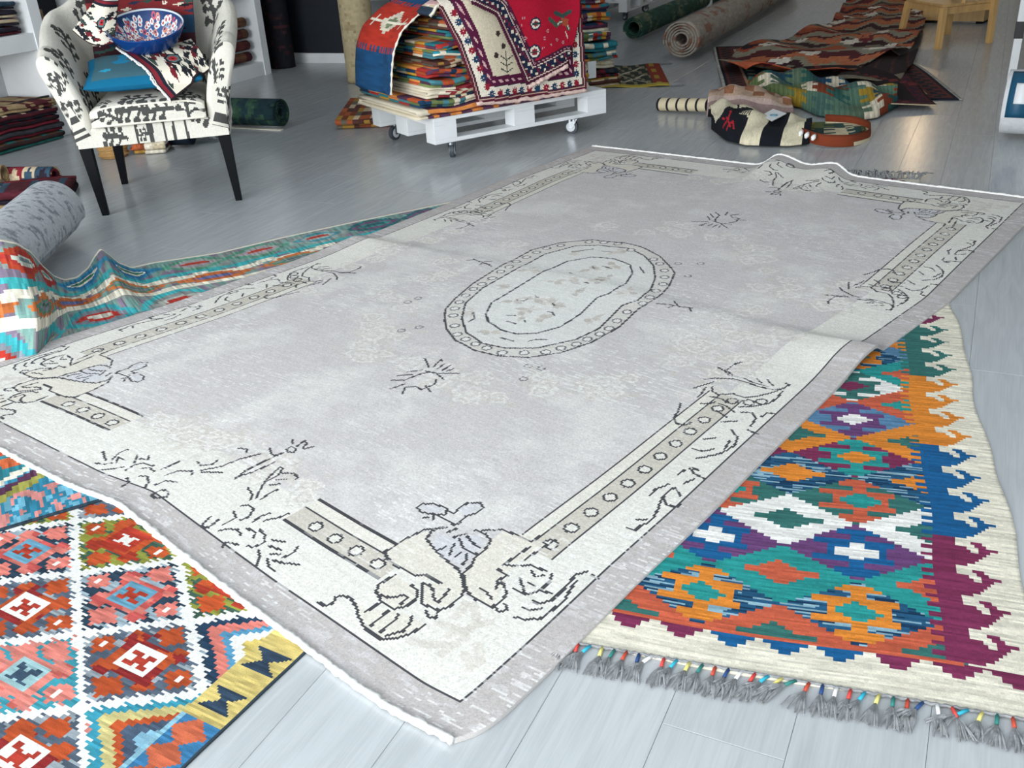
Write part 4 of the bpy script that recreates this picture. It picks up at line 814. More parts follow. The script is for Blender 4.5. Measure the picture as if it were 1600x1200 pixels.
for s_ in (0, -1):   # padded fronts of the arms
    loop = Pp[:, s_]; c = loop.mean(0); nl = len(loop); rings = [loop+(c-loop)*f-cy_*d_ for f, d_ in [(x_, .025*min(1, x_/.35)**.5) for x_ in np.linspace(0, .93, 14)]]
    V = np.vstack(rings+[c[None]-cy_*.026]); Fq = []
    for k in range(13):
        for i in range(nl): j = (i+1) % nl; Fq.append([k*nl+i, k*nl+j, (k+1)*nl+j, (k+1)*nl+i])
    for i in range(nl): Fq.append([13*nl+i, 13*nl+(i+1) % nl, 14*nl])
    rloc = V-CO; lx = rloc@cx_; Rk = Ras(.30, .55, 60, 110, CREAM)
    for k in range(4): branch(Rk, .15+.02*math.sin(k*2), .07+.13*k, .5*math.sin(k*3), .085, r_)
    cc = []
    x0 = lx.mean()
    for f_ in Fq: p = V[f_].mean(0); u_ = int(np.clip(((p-CO)@cx_-x0+.15)/.30*60, 0, 59)); v_ = int(np.clip((p[2]-.3)/.55*110, 0, 109)); cc.append(Rk.c[v_, u_])
    mesh('arm_front', V, Fq, WOV, chair, np.array(cc), True)
def rbox(name, C_top, C_side, x0, x1, y0, y1, z0, z1, r, parent, puff=.0, nx=60, ny=48, piping=False):
    """upholstered block: wraps front face, top and back as one sheet, plus end panels"""
    path = [(y0, z0)]; path += [(y0+r-r*math.cos(t), z1-r+r*math.sin(t)) for t in np.linspace(0, PI/2, 6)]; path += [(y, z1) for y in np.linspace(y0+r, y1-r, 10)[1:]]; path += [(y1-r+r*math.sin(t), z1-r+r*math.cos(t)) for t in np.linspace(0, PI/2, 5)]; path += [(y1, z0)]
    p = interp(path, ny+1); X = np.linspace(x0, x1, nx+1); u_ = (X-x0)/(x1-x0); e_ = 1-np.abs(2*u_-1)**6
    Pp = np.zeros((ny+1, nx+1, 3))
    for i, (y, z_) in enumerate(p):
        kz = np.clip((z_-z0)/(z1-z0), 0, 1); yy = y-puff*.6*e_*math.sin(PI*kz)*(i < ny/2); zz_ = z_+puff*e_*(kz > .5)*math.sin(PI*np.clip((y-y0)/(y1-y0), 0, 1))-r*.8*(1-e_)*(kz > .5)
        Pp[i] = CO+X[:, None]*cx_+np.asarray(yy).reshape(-1, 1)*cy_; Pp[i, :, 2] = zz_
    o = sheet(name, C_top, Pp, parent)
    for s_ in (0, -1):
        V = np.vstack([Pp[:, s_], (Pp[:, s_].mean(0)-[0, 0, .0])[None]]); n_ = ny+1
        k_ = mesh('side_panel', V, [[i, (i+1) % n_, n_] for i in range(n_)], WOV, o, np.tile(lin(CREAM), (n_, 1)), True)
    return o, Pp
r2 = np.random.default_rng(4)
rbox('seat_rail', ikat(.69, .6, 140, 96, [(.18, .03, 1.4, .09), (.30, .03, 1.6, .05), (.60, .08, 1.2, .10)], 3, (.30, .37, .47)), None, -.352, .352, -.345, .30, .33, .425, .012, chair, 0, 140, 96)
cu, PC = rbox('seat_cushion', ikat(.56, .8, 140, 120, [(.10, .05, 1.0, .10), (.22, .07, 1.5, .13), (.34, .06, 1.6, .13), (.47, .07, .1, .12), (.07, .16, .5, .08), (.25, .17, 1.5, .15), (.50, .17, 1.3, .12), (.40, .28, .4, .14)], 5), None, -.262, .262, -.375, .24, .425, .525, .035, chair, .018, 140, 120)
MB().tube([PC[14, j] for j in range(0, 141, 4)], .005, 6).build('piping', MO['cream'], cu, True); MB().tube([PC[1, j]-cy_*.002 for j in range(0, 141, 4)], .005, 6).build('piping', MO['cream'], cu, True)
for x, y, dx, dy in ((-.325, -.315, .02, -.02), (.325, -.315, .015, -.02), (-.27, .25, -.02, .05), (.27, .25, .02, .05)):
    MB().hexa([ch(x+dx+sx_*.016, y+dy+sy_*.016, 0) for sx_, sy_ in ((-1, -1), (1, -1), (1, 1), (-1, 1))], [ch(x+sx_*.028, y+sy_*.028, .345) for sx_, sy_ in ((-1, -1), (1, -1), (1, 1), (-1, 1))]).build('leg', MO['darkwood'], chair, bevel=.002)
# teal cushion
n = 56; u_, v_ = np.meshgrid(np.linspace(-1, 1, n+1), np.linspace(-1, 1, n+1)); pf_ = (1-u_**4)*(1-v_**4)
def cush(sign):
    hx = .275*(1-.06*(1-np.abs(v_))*np.abs(u_)); hy = .15*(1-.06*(1-np.abs(u_))*np.abs(v_)); P_ = CO+(u_*hx)[..., None]*cx_+(v_*hy-.165)[..., None]*cy_
    P_[..., 2] = .590+sign*(.046*pf_**.5)+.006+.045*(v_+1); return P_
Rk = Ras(2, 2, n, n, '3f6470')
for k in range(26):
    x, y = r2.random(2)*2; R2_ = .10+.12*r2.random(); Rk.poly([(x+R2_*math.cos(t)*(.5+.5*r2.random()), y+R2_*.7*math.sin(t)) for t in np.linspace(0, 6.28, 9)], ('7fd4e4', '2a9cc0', '4a5c62', '1f7fa6')[k % 4])
Cc = Rk.c.copy(); rim = (np.abs(Rk.X-1) > .86) | (np.abs(Rk.Y-1) > .86); Cc[rim] = lin('0f6488')
cs_ = sheet('ikat_cushion', Cc, cush(1)); tag(cs_, 'teal and grey ikat cushion lying on the armchair seat', 'cushion'); sheet('underside', np.tile(lin('0f6085'), (n, n, 1)), cush(-1), cs_)
# kilim throw
thr = empty('kilim_throw', ch(0, 0, .66)); tag(thr, 'dark red and cream kilim throw draped over the armchair', 'throw')
def cpl(x, y, c): return VP(x, y, ch(0, c, 0), cy_)
def ikpat(nx, ny, seed, tri=True):
    r = np.random.default_rng(seed); R_ = Ras(1, 1, nx, ny, 'e2dccb')
    for k in range(70):
        x, y = r.random(2); l = .06+.10*r.random(); w_ = .03+.03*r.random(); c_ = ['1c1f26', '1c1f26', '6d2029', '1c1f26', '3c4a46'][k % 5]
        R_.poly([(x, y-l), (x+w_*.6, y-l*.3), (x+w_, y), (x+w_*.3, y+l*.3), (x, y+l), (x-w_*.5, y+l*.2), (x-w_, y-.1*l)], c_)
    R_.poly([(.46, .30), (.62, .34), (.64, .52), (.50, .58), (.38, .50), (.38, .38)], '1c1f26'); R_.poly([(.47, .33), (.60, .36), (.61, .50), (.50, .55), (.41, .48), (.41, .39)], '5d7a7c')
    R_.poly([(.50+f*.09*math.cos(t), .44+f*.085*math.sin(t)) for t, f in zip(np.linspace(0, 6.28, 17), [1, .6]*9)], 'b52a30'); R_.ring(.5, .44, .02, 0, None, '1c1f26', 6)
    b_ = R_.X < .17; R_.fill(b_, '1d2230'); R_.fill((R_.X < .10) & (R_.X > .03), '7a2430'); R_.fill((R_.X > .15) & (R_.X < .17), 'd8d0be'); R_.fill(R_.X < .014, 'e9e4d6'); R_.fill((R_.Y < .02), '2a2024'); R_.fill(R_.X > .985, '2a2024')
    return R_.c
def bil(c4, n1, n2, bul=None):
    a, b = np.meshgrid(np.linspace(0, 1, n1+1), np.linspace(0, 1, n2+1)); P_ = sum(w_[..., None]*q for w_, q in zip(((1-a)*(1-b), a*(1-b), a*b, (1-a)*b), c4))
    if bul is not None: P_ = P_+bul(a, b)
    return P_
# front panel: b=0 lower edge (tip to right corner), b=1 upper; a=0 fringed left edge
f4 = [cpl(268, 158, -.405), cpl(329, 108, -.27), cpl(300, 62, .06), cpl(182, 72, -.02)]
fgrid = bil(f4, 90, 90, lambda a, b: (.030*np.sin(b*PI)*(.6+.4*a))[..., None]*np.array([0, 0, 1.])+(.010*np.sin(a*9+b*4)*b)[..., None]*np.array([0, 0, 1.])-(.03*np.sin(PI*b))[..., None]*cy_)
lx_, ly_ = (fgrid-CO)@cx_, (fgrid-CO)@cy_; cu_, cv_ = np.clip(lx_/.275, -1, 1), np.clip((ly_+.165)/.15, -1, 1)
lift = np.where((np.abs(lx_) < .285) & (ly_ > -.325), .612+.046*np.sqrt(np.clip((1-cu_**4)*(1-cv_**4), 0, 1))+.045*(cv_+1), 0.)
for _ in range(6): lift[1:-1, 1:-1] = np.where(lift[1:-1, 1:-1] > 0, lift[1:-1, 1:-1], (lift[:-2, 1:-1]+lift[2:, 1:-1]+lift[1:-1, :-2]+lift[1:-1, 2:])/4)
fgrid[..., 2] = np.maximum(fgrid[..., 2], lift)
for _ in range(4): fgrid[1:-1, 1:-1, 2] = fgrid[1:-1, 1:-1, 2]*.5+(fgrid[:-2, 1:-1, 2]+fgrid[2:, 1:-1, 2]+fgrid[1:-1, :-2, 2]+fgrid[1:-1, 2:, 2])*.125
fp = sheet('front_panel', ikpat(90, 90, 3), fgrid, thr, thick=.005); q = fgrid[:, 0]
MB().tube(q-cx_*.004+r2.normal(0, .002, q.shape), .005, 5).build('fringe', MO['whiteyarn'], fp, True)
def darkpat(nx, ny, seed):
    r = np.random.default_rng(seed); R_ = Ras(1, 1, nx, ny, '3a1c24'); R_.fill((R_.Y > .58) & (R_.Y < .8), '7c2a2c'); R_.fill((R_.Y > .38) & (R_.Y < .58) & (R_.X > .5), '22415a')
    for k in range(60):
        x, y = r.random(2); l = .05+.06*r.random(); R_.poly([(x-l, y), (x, y+.02), (x+l, y+.01), (x, y-.02)], ['161a22', '161a22', '22304a', '8a2a30', 'cfc6b2', '2f4a44'][r.integers(6)])
    for k in range(9): x = .35+.4*r.random(); R_.poly([(x-.1, .88+.08*r.random()), (x, .93), (x+.1, .9), (x, .86)], 'ded8c8')
    R_.ring(.72, .74, .02, .012, 'e6e0d0', None, 6); return R_.c
bk = [ch(-.25, .02, .62), ch(.24, .02, .62), ch(.27, .20, 1.02), ch(-.25, .20, 1.02)]
sheet('back_panel', darkpat(80, 70, 6), bil(bk, 80, 70, lambda a, b: (.10*np.sin(PI*a)*b)[..., None]*cy_+(.015*np.sin(a*14)*(1-b)+.01*np.sin(b*9+a*5))[..., None]*(-cy_)), thr, thick=.005)
mid = [ch(-.25, -.14, .655), ch(.25, -.16, .66), ch(.24, .04, .66), ch(-.25, .04, .65)]
sheet('seat_panel', darkpat(70, 40, 8), bil(mid, 70, 40, lambda a, b: (.016*np.sin(a*17)+.012*np.sin(b*6+a*7))[..., None]*np.array([0, 0, 1.])), thr, thick=.005)
sf = [cpl(178, 68, -.10), cpl(185, 0, .0), cpl(152, -3, .0), cpl(113, 48, -.04)]
sheet('side_fold', ikpat(50, 50, 12)[:, ::-1], bil(sf, 50, 50, lambda a, b: (.05*np.sin(PI*b))[..., None]*(-cy_)+(.03*np.sin(PI*b)*(1-a))[..., None]*np.array([0, 0, -1.])), thr, thick=.005)
# painted bowl, tilted towards the viewer
bn, bm = 300, 110; pro = smooth_path([(.0, -.118), (.06, -.117), (.10, -.10), (.145, -.06), (.172, -.015), (.182, .0), (.187, .002), (.188, -.004), (.178, -.03), (.15, -.075), (.105, -.118), (.065, -.13), (.065, -.142), (.06, -.142), (.0, -.138)], bm+1, .3)
bc = VP(226, 38, ch(0, -.06, 0), cy_); tl = math.radians(19); tv = -cy_*math.sin(tl)+np.array([0, 0, math.cos(tl)]); tf = cy_*math.cos(tl)+np.array([0, 0, math.sin(tl)])
ph = np.linspace(0, 2*PI, bn+1); Pp = bc+pro[:, 0][:, None, None]*(np.cos(ph)[None, :, None]*cx_+np.sin(ph)[None, :, None]*tf)+pro[:, 1][:, None, None]*tv
Cb = np.zeros((bm, bn, 3)); rad = (pro[:-1, 0]+pro[1:, 0])/2; inside = np.arange(bm) < bm*.47
for i in range(bm):
    if inside[i]: Cb[i] = lin('4a6a9c')*(1-np.clip((rad[i]-.05)/.12, 0, 1))*1.6+lin('28406e')*np.clip((rad[i]-.05)/.12, 0, 1)
    else: Cb[i] = lin('123a78')
xx = np.stack([rad[:, None]*np.cos(ph[:-1]), rad[:, None]*np.sin(ph[:-1])], -1)
for k in range(330):
    t = r2.random()*6.28; rr_ = .165*math.sqrt(.1+.9*r2.random()); c = np.array([rr_*math.cos(t), rr_*math.sin(t)]); d = np.linalg.norm(xx-c, axis=-1); s_ = .0075+.004*r2.random()
    z1 = (d < s_) & inside[:, None]; Cb[z1] = lin(['e8e4e0', 'c25a68', 'dfe6ea', '7fb2cc', 'd08a7a', 'eef0ee'][k % 6]); Cb[(d < s_*.45) & inside[:, None]] = lin(['a8323c', '23407a', 'b8505a'][k % 3])
bot = (rad < .06) & inside; Cb[bot] = Cb[bot]*.3+lin('b8cfd8')*.7
Cb[int(bm*.45):int(bm*.47)] = lin('cdd6da')
bowl = sheet('ceramic_bowl', Cb, Pp, m=GLZ); tag(bowl, 'blue ceramic bowl with tiny painted flowers resting on the armchair throw', 'bowl')

# ------------------------------------------------------------------ rolls on the floor
rolled('rolled_rug', 'pale grey mottled rolled rug under the turquoise kilim', 'rolled rug', (-2.02, 4.22, .148), (-1.90, 3.02, .148), .134, 3, .012, plain('bdc1c5', .05, 3, '868c94', (45, 70), .54), m=180, n=100)
rolled('rolled_rug', 'thick beige and pink rolled rug with spiral end showing', 'rolled rug', (1.62, 8.52, .172), (1.62+.4226*5.6, 8.52+.9063*5.6, .172), .158, 5, .018, plain('a89f94', .08, 5, '94705f', (30, 40), .55), m=80, n=40, oval=.96)
rolled('rolled_rug', 'dark green rolled rug behind the beige rolled rug', 'rolled rug', G(990, 64)+[0, 0, .118], G(990, 64)+E1*4.6+[0, 0, .118], .108, 3, .014, plain('34554a', .12, 6, '6a745e', (30, 40), .55), m=60, n=36)
q = G(446, 203); rolled('rolled_rug', 'small dark blue-green rolled rug on the floor behind the armchair', 'rolled rug', q+[-.02, .05, .102], q+np.array([-.72, .36, .102]), .094, 4, .013, plain('1e343a', .12, 7, '34503e', (30, 20), .5), m=30, n=32)
MB().box(q+np.array([-.36, .16, .004]), np.array([-.34, .17, 0]), np.array([.008, .016, 0]), (0, 0, .003)).build('rug_edge', MO['cream'], bpy.data.objects['rolled_rug.003'])
q = G(566, 131)+[0, .13, 0]; rolled('standing_rug_roll', 'tall beige rolled rug standing upright left of the kilim stack', 'rolled rug', q+[0, 0, .004], q+[0, 0, 2.0], .135, 3, .012, plain('b9ab88', .06, 8, '9c8c6a', (50, 60), .56), m=90, n=40)
q = G(443, 108)+[-.02, .12, 0]; rolled('standing_rug_roll', 'dark patterned rolled rug standing against the navy wall', 'rolled rug', q+[0, 0, .004], q+[0, 0, 1.8], .12, 3, .012, plain('1c1c22', .10, 9, '43262a', (40, 40), .58), m=70, n=36)
# wrapped white roll at the right edge
p0 = G(1592, 176)+[.06, .05, .17]; p1 = p0+np.array([1.0, -.05, 0]); p0 = np.array([2.73, 5.15, .183]); p1 = p0+np.array([math.cos(-.55), math.sin(-.55), 0])*.36
wr = rolled('wrapped_rug_roll', 'white wrapped rug roll with teal label at the right edge of the photo', 'rolled rug', p0, p1, .168, 7, .016, plain('d9dcde', .03, 10), m=16, n=40)
axd = (p1-p0)/np.linalg.norm(p1-p0); sd = np.cross(axd, [0, 0, 1.])
def lab_arc(t0, t1, a0, a1, mname, rr_, nm):
    V = []; Fq = []; n_ = 12
    for k in range(n_+1):
        t = t0+(t1-t0)*k/n_
        for a in (a0, a1): V.append(p0+axd*a+rr_*(math.cos(t)*sd+math.sin(t)*np.array([0, 0, 1.])))
    Fq = [[2*k, 2*k+1, 2*k+3, 2*k+2] for k in range(n_)]; o = mesh(nm, V, Fq, mname, wr, None, True); m_ = o.modifiers.new('solid', 'SOLIDIFY'); m_.thickness = .001; return o
sgn = -1
tl_ = mat('teal_label', '14506e', .5); lab_arc(-.25, 1.25, .02, .12, tl_, .1795, 'label'); lab_arc(.15, .75, .05, .11, MO['white'], .1815, 'label_panel')
# ------------------------------------------------------------------ left shelving
def shelf_unit(label, e1a, e1b, e2f, boards, ups, back, h=2.3, depth=.42, kick=.0):
    t = empty('shelving_unit', room((e1a+e1b)/2, e2f-depth/2, 0)); tag(t, label, 'shelf')
    for e in ups: MB().box(room(e, e2f-depth/2, h/2), E1*.045, E2*depth/2, (0, 0, h/2)).build('upright', MO['white'], t, bevel=.003)
    for z_, th in boards: MB().box(room((e1a+e1b)/2, e2f-depth/2-.004, z_), E1*((e1b-e1a)/2-.002), E2*(depth/2-.004), (0, 0, th/2)).build('shelf_board', MO['white'], t, bevel=.003)
    MB().box(room((e1a+e1b)/2, e2f-depth+.006, h/2), E1*(e1b-e1a)/2, E2*.005, (0, 0, h/2)).build('back_panel', back, t)
    return t
shelf_unit('white shelving unit at the left edge holding stacked rugs', 2.6, 4.93, -5.60, ((.63, .11), (1.25, .06), (1.8, .06), (2.28, .05)), (2.65, 4.885), MO['tile'])
shelf_unit('white shelving unit with teal back behind the armchair', 6.05, 7.50, -5.77, ((.06, .12), (.72, .06), (1.2, .06), (1.7, .06), (2.28, .05)), (6.1, 7.455), MO['teal'])
EA = math.atan2(E1[1], E1[0])
for k in range(5):
    lab = ['teal and cream folded kilim at the bottom of the floor stack by the left shelf', 'second lowest dark folded rug in the floor stack by the left shelf', 'middle dark folded rug in the floor stack by the left shelf', 'dark red folded rug second from the top of the floor stack by the left shelf', 'tan folded rug with black zigzag topping the floor stack by the left shelf'][k]
    o_ = folded('folded_rug', lab, 'rug', room(3.95+.015*math.sin(k*2), -5.52+.01*k, .003+k*.056)+0, EA, .86-.01*k, .46, 3, .0175, ['tealc', 'dark', 'dark', 'red', 'tan'][k], 200+k, 'bands' if k < 4 else 'dia', 'rugs stacked by the left shelf', .2, full=k > 0)
zt = MB(); 
for k in range(14):
    a = room(4.02+k*.055, -5.56-.02*(k % 2), .2855); b = room(4.02+(k+1)*.055, -5.56-.02*((k+1) % 2), .2855); zt.tube([a, b], .007, 5)
zt.build('zigzag_stripe', MO['black'], o_)
for k in range(4):
    folded('folded_rug', ['lowest dark red rug on the upper left shelf', 'second dark red rug on the upper left shelf', 'third dark red rug on the upper left shelf', 'topmost dark red rug on the upper left shelf'][k], 'rug', room(3.9, -5.63, .688+k*.05), EA, .88, .34, 3, .0155, 'red', 220+k, 'bands', 'rugs on the upper left shelf', .12, full=k > 0)
for k in range(4):
    c = room(7.32, -5.86, .175+k*.098)
    rolled('rolled_rug', ['lowest dark red rolled rug on the teal-backed shelf', 'second rolled rug from the bottom on the teal-backed shelf', 'third rolled rug from the bottom on the teal-backed shelf', 'topmost tan rolled rug on the teal-backed shelf'][k], 'rolled rug', c-E1*1.1, c, .044, 2, .011, plain(['54222a', '5a2a2e', '4c2228', '8a6a4a'][k], .12, 30+k, '6c4a38'), 'rolled rugs on the teal-backed shelf', m=14, n=24)
# things between the shelves and under the armchair
q = room(5.42, -5.78); rolled('standing_rug_roll', 'white rolled rug standing behind the left arm of the armchair', 'rolled rug', q+[0, 0, .004], q+[0, 0, 1.6], .13, 3, .012, plain('d3d6d6', .03, 12), m=40, n=32)
q = room(5.09, -5.98); bx = MB().box(q+[0, 0, .40], E1*.11, E2*.1, (0, 0, .397)).build('cardboard_box', MO['brown'], bevel=.004); tag(bx, 'tall brown cardboard box between the white shelves', 'box')
MB().box(q+[0, 0, .799], E1*.135, E2*.02, (0, 0, .002)).build('tape', MO['cream'], bx)
def basket(c, r, h, label):
    t = empty('straw_basket', c); tag(t, label, 'basket'); b = MB()
    b.tube([c+[0, 0, .002], c+[0, 0, .02], c+[0, 0, h*.6], c+[0, 0, h]], [r*.9, r*.96, r, r*1.02], 26); b.build('body', MO['straw'], t)
    for k in range(5): zz_ = .02+h*.92*k/4; MB().tube([c+[(r*1.0)*math.cos(a), (r*1.0)*math.sin(a), zz_] for a in np.linspace(0, 2*PI, 27)], .006, 5).build('coil', MO['straw'], t)
q = G(171, 250); basket(q+np.array([0, .09, 0]), .088, .16, 'round straw basket on the floor behind the armchair legs')
folded('folded_rug', 'brown folded cloth beside the straw basket under the armchair', 'rug', G(208, 243)+[0, 0, .003], .1, .1, .25, 4, .02, 'rust', 240, 'bands', None, .3)
folded('folded_rug', 'grey patterned folded cloth on the floor under the armchair', 'rug', G(228, 243)+[0, 0, .003], .1, .125, .25, 4, .022, 'cream', 241, 'bands', None, .1)
q = G(300, 233); rolled('rolled_rug', 'navy rolled rug on the floor under the armchair', 'rolled rug', q+[-.26, .09, .078], q+[0, .06, .078], .068, 2, .013, plain('15222f', .1, 14), m=10, n=26)
q = G(338, 226); rolled('rolled_rug', 'grey and white rolled rug behind the right legs of the armchair', 'rolled rug', q+[-.22, .10, .072], q+[0, .08, .072], .060, 2, .013, plain('8f9698', .2, 15, '4a5256'), m=10, n=26)
# rugs at the left edge behind the grey roll
q = G(92, 296); rolled('rolled_rug', 'dark folded rug with white geometric end, lying behind the grey rolled rug', 'rolled rug', q+[-.02, .05, .062], q+[-.62, .16, .062], .055, 2, .011, lambda z, arc, nx, ny: np.clip(kpat(.3, .6, nx, ny, 'red', 77, 'dia', .085), 0, 1), m=40, n=30)
folded('folded_rug', 'burgundy folded rug on the floor behind the grey rolled rug', 'rug', np.array([-2.62, 4.90, .003]), .25, .36, .30, 3, .02, 'red', 250, 'bands', None, .4)
C = kpat(.5, .9, 30, 40, 'rust', 51, 'bands', .12); fl = [np.array(p) for p in ((-2.75, 4.05, .02), (-2.28, 4.15, .02), (-2.36, 4.85, .03), (-2.85, 4.8, .05))]
Rk = Ras(1, 1, 40, 40, '6f6258'); Rk.fill(np.floor(Rk.Y*12) % 3 == 0, '8c4034'); Rk.fill((Rk.Y > .55) & (Rk.Y < .64), 'e0d6c0'); Rk.stroke([(x/10, .6+.03*(x % 2)) for x in range(11)], .02, '1d1a1c'); Rk.fill(Rk.Y > .8, 'b89a6e')
o = sheet('flat_kilim', Rk.c, bil(fl, 40, 40, lambda a, b: (.01*np.sin(a*8))[..., None]*np.array([0, 0, 1.])), thick=.006); tag(o, 'brown striped kilim at the left edge beside the grey rolled rug', 'kilim')
rolled('rolled_rug', 'small cream and black rolled kilim end at the left edge', 'rolled rug', G(16, 300)+[0, 0, .10], G(16, 300)+[-.5, .0, .10], .05, 2, .01, plain('b49a72', .08, 18, '1b2030', (4, 3), .55), m=12, n=24)
# white shelf behind the kilim stack, with folded rugs
t = empty('shelving_unit', room(8.0, -4.1, 0)); tag(t, 'white shelf behind the kilim stack holding folded rugs', 'shelf')
for e in (-4.86, -3.6): MB().box(room(7.97, e, 1.1), E1*.19, E2*.045, (0, 0, 1.1)).build('upright', MO['white'], t, bevel=.003)
for z_ in (.06, .62, 1.3): MB().box(room(7.97, -4.23, z_), E1*.18, E2*.584, (0, 0, .03)).build('shelf_board', MO['white'], t)
for k in range(4):
    folded('folded_rug', ['lowest folded rug on the white shelf behind the kilim stack', 'second folded rug on the white shelf behind the kilim stack', 'dark folded rug on the white shelf behind the kilim stack', 'topmost red folded rug on the white shelf behind the kilim stack'][k], 'rug', room(7.78, -4.78, .655+k*.06), EA-PI/2, 1.0, .34, 3, .0185, ['cream', 'cream', 'dark', 'red'][k], 260+k, 'bands', 'folded rugs on the white shelf behind the kilim stack', .2, full=k > 0)
# second trolley far back and a white post
pallet(room(11.37, -3.54), E1, -E2, 'white pallet on casters at the far back beside the green rolled rug', name='pallet_trolley')
pst = MB().box(G(1109, 14)+[0, .03, 1.0], E1*.03, E2*.03, (0, 0, 1.0)).build('post', MO['white']); tag(pst, 'thin white post standing behind the beige rolled rug', 'post')
pr_ = G(1576, 126)
pst = MB().box(pr_+[.03, .03, 1.05], E1*.03, E2*.025, (0, 0, 1.05)).build('door_post', MO['white']); tag(pst, 'white upright post with a black band at the right edge', 'post')
MB().box(pr_+[.03, .03, .33], E1*.032, E2*.027, (0, 0, .055)).build('black_band', MO['black'], pst)

# ------------------------------------------------------------------ rugs heaped at the back right
def quadrug(px, nx, ny, paint, label, z=.006, thick=.006, bul=None, cat='rug', ground=None):
    fl = [np.array(p) for p in ground] if ground else [G(*p, z) for p in px]
    Rr = Ras(1, 1, nx, ny, '221c24'); paint(Rr); C = np.clip(Rr.c*(1+.10*kr.standard_normal((ny, nx)))[..., None], 0, 1)
    o = sheet('flat_rug' if cat == 'rug' else 'flat_kilim', C, bil(fl, nx, ny, bul), thick=thick); tag(o, label, cat); return o
def pd1(R_):
    D = np.minimum(np.minimum(R_.X*1.45, (1-R_.X)*1.45), np.minimum(R_.Y*2.4, (1-R_.Y)*2.4)); R_.fill(D > -1, '1a1c28'); R_.fill((D > .05) & (D < .16), '5a2f2a'); R_.fill((D > .07) & (D < .14) & ((np.floor(R_.X*30)+np.floor(R_.Y*40)) % 2 == 0), '1d2430'); R_.fill((D > .16) & (D < .18), 'a88a76'); R_.fill((D > .18) & (D < .28), '22303a')
    R_.fill((D > .2) & (D < .26) & (np.floor(R_.Y*26) % 2 == 0) & (np.floor(R_.X*16) % 2 == 0), '7a8478'); R_.fill((D > .28) & (D < .30), '9c6a5a'); R_.fill((D < .012), 'b0b0a8')
quadrug(None, 70, 100, pd1, 'dark navy rug with patterned border under the heaped brown kilim', bul=lambda a, b: (.010*np.sin(a*5+b*7))[..., None]*np.array([0, 0, 1.]), ground=[(1.58, 6.68, .016), (2.99, 6.16, .016), (3.44, 8.58, .016), (2.02, 9.08, .016)])
def pd2(R_):
    D = np.minimum(np.minimum(R_.X, 1-R_.X), R_.Y); R_.fill(D > -1, '20161c'); R_.fill((D > .03) & (D < .12), '4a1a24'); R_.fill((D > .05) & (D < .10) & (np.floor(R_.Y*30+R_.X*30) % 3 == 0), '1c2434'); R_.fill((np.floor(R_.X*14)+np.floor(R_.Y*20)) % 11 == 0, '6a2a2c'); R_.fill(R_.Y < .02, 'a89a80')
quadrug(None, 50, 70, pd2, 'dark maroon rug lying over the navy rug', bul=lambda a, b: (.012*np.sin(a*4+b*6)+.012)[..., None]*np.array([0, 0, 1.]), ground=[(2.05, 6.02, .026), (2.72, 5.92, .026), (3.02, 7.3, .03), (2.3, 7.6, .03)])
def ribbon(name, label, cat, left, right, zf, nx, ny, colf, thick=.007, zb=.03):
    Lp = smooth_path([G(*p, zb) for p in left], ny+1, .3); Rp = smooth_path([G(*p, zb) for p in right], ny+1, .3)
    a, b = np.meshgrid(np.linspace(0, 1, nx+1), np.linspace(0, 1, ny+1)); P_ = Lp[:, None]*(1-a[..., None])+Rp[:, None]*a[..., None]; P_[..., 2] = zf(a, b)
    Rr = Ras(1, 1, nx, ny, '8a4a32'); colf(Rr); C = np.clip(Rr.c*(1+.07*kr.standard_normal((ny, nx)))[..., None], 0, 1); o = sheet(name, C, P_, thick=thick); tag(o, label, cat); return o
def br1(R_):
    r = np.random.default_rng(61); pal = ['9a4a30', 'a8583c', '7d7462', '3a2228', '8d8672', 'b06a48', '55262a', '8f8a78', 'a04c34', '2a1c24']; e = np.cumsum(.012+.03*r.random(60)); w_ = R_.Y+.012*np.sin(R_.X*9)+.01*np.sin(R_.X*23); k = np.searchsorted(e/e[-1], np.clip(w_, 0, .999)); R_.c[:] = np.array([lin(c) for c in pal])[k % 10]
    for q in range(46):
        x, y = r.random(), r.random()*.8; l = .05+.05*r.random()
        R_.poly([(x-l, y), (x-l*.3, y+.012), (x, y+.008), (x+l*.6, y+.016), (x+l, y), (x+.3*l, y-.012)], ['e4ddce', 'b86a4a', 'd8d0c0', '6a2a30'][q % 4])
    z = R_.Y > .80; R_.fill(z, '1f1a20'); m = np.abs(R_.X-.5)/.42+np.abs(R_.Y-.90)/.10; R_.fill(z & (m < 1+.1*(np.floor(R_.X*40) % 2)), '8f8a6c'); R_.fill(z & (m < .45), '9c5a44'); R_.fill(z & (np.abs(R_.X-.5) < .06) & (np.abs(R_.Y-.91) < .02), 'e8e2d4')
ribbon('heaped_kilim', 'long rust and olive striped kilim heaped in ripples at the back', 'kilim', [(1165, 118), (1120, 110), (1150, 88), (1215, 72), (1262, 55), (1300, 40), (1318, 12), (1330, -12)], [(1318, 122), (1350, 108), (1412, 90), (1425, 78), (1440, 60), (1445, 40), (1440, 10), (1430, -12)],
       lambda a, b: .055+.036*np.sin(b*38+a*4+1.2*np.sin(a*5))*np.clip(1-b*.6, .2, 1)+.05*np.exp(-((b-.86)/.12)**2)*np.sin(PI*a)+.03*np.sin(a*7+b*5)*.5+.02, 80, 160, br1)
def br2(R_):
    R_.c[:] = lin('2c2226'); R_.fill((np.floor(R_.X*26)+np.floor(R_.Y*9)) % 7 == 0, '4a2c2c'); R_.fill(R_.Y < .12, '77705e')
ribbon('heaped_kilim', 'plain dark brown kilim flap with olive fringe beside the striped kilim', 'kilim', [(1300, 132), (1330, 112), (1372, 96)], [(1408, 128), (1425, 104), (1434, 84)], lambda a, b: .055+.014*np.sin(a*6+b*8), 40, 40, br2)
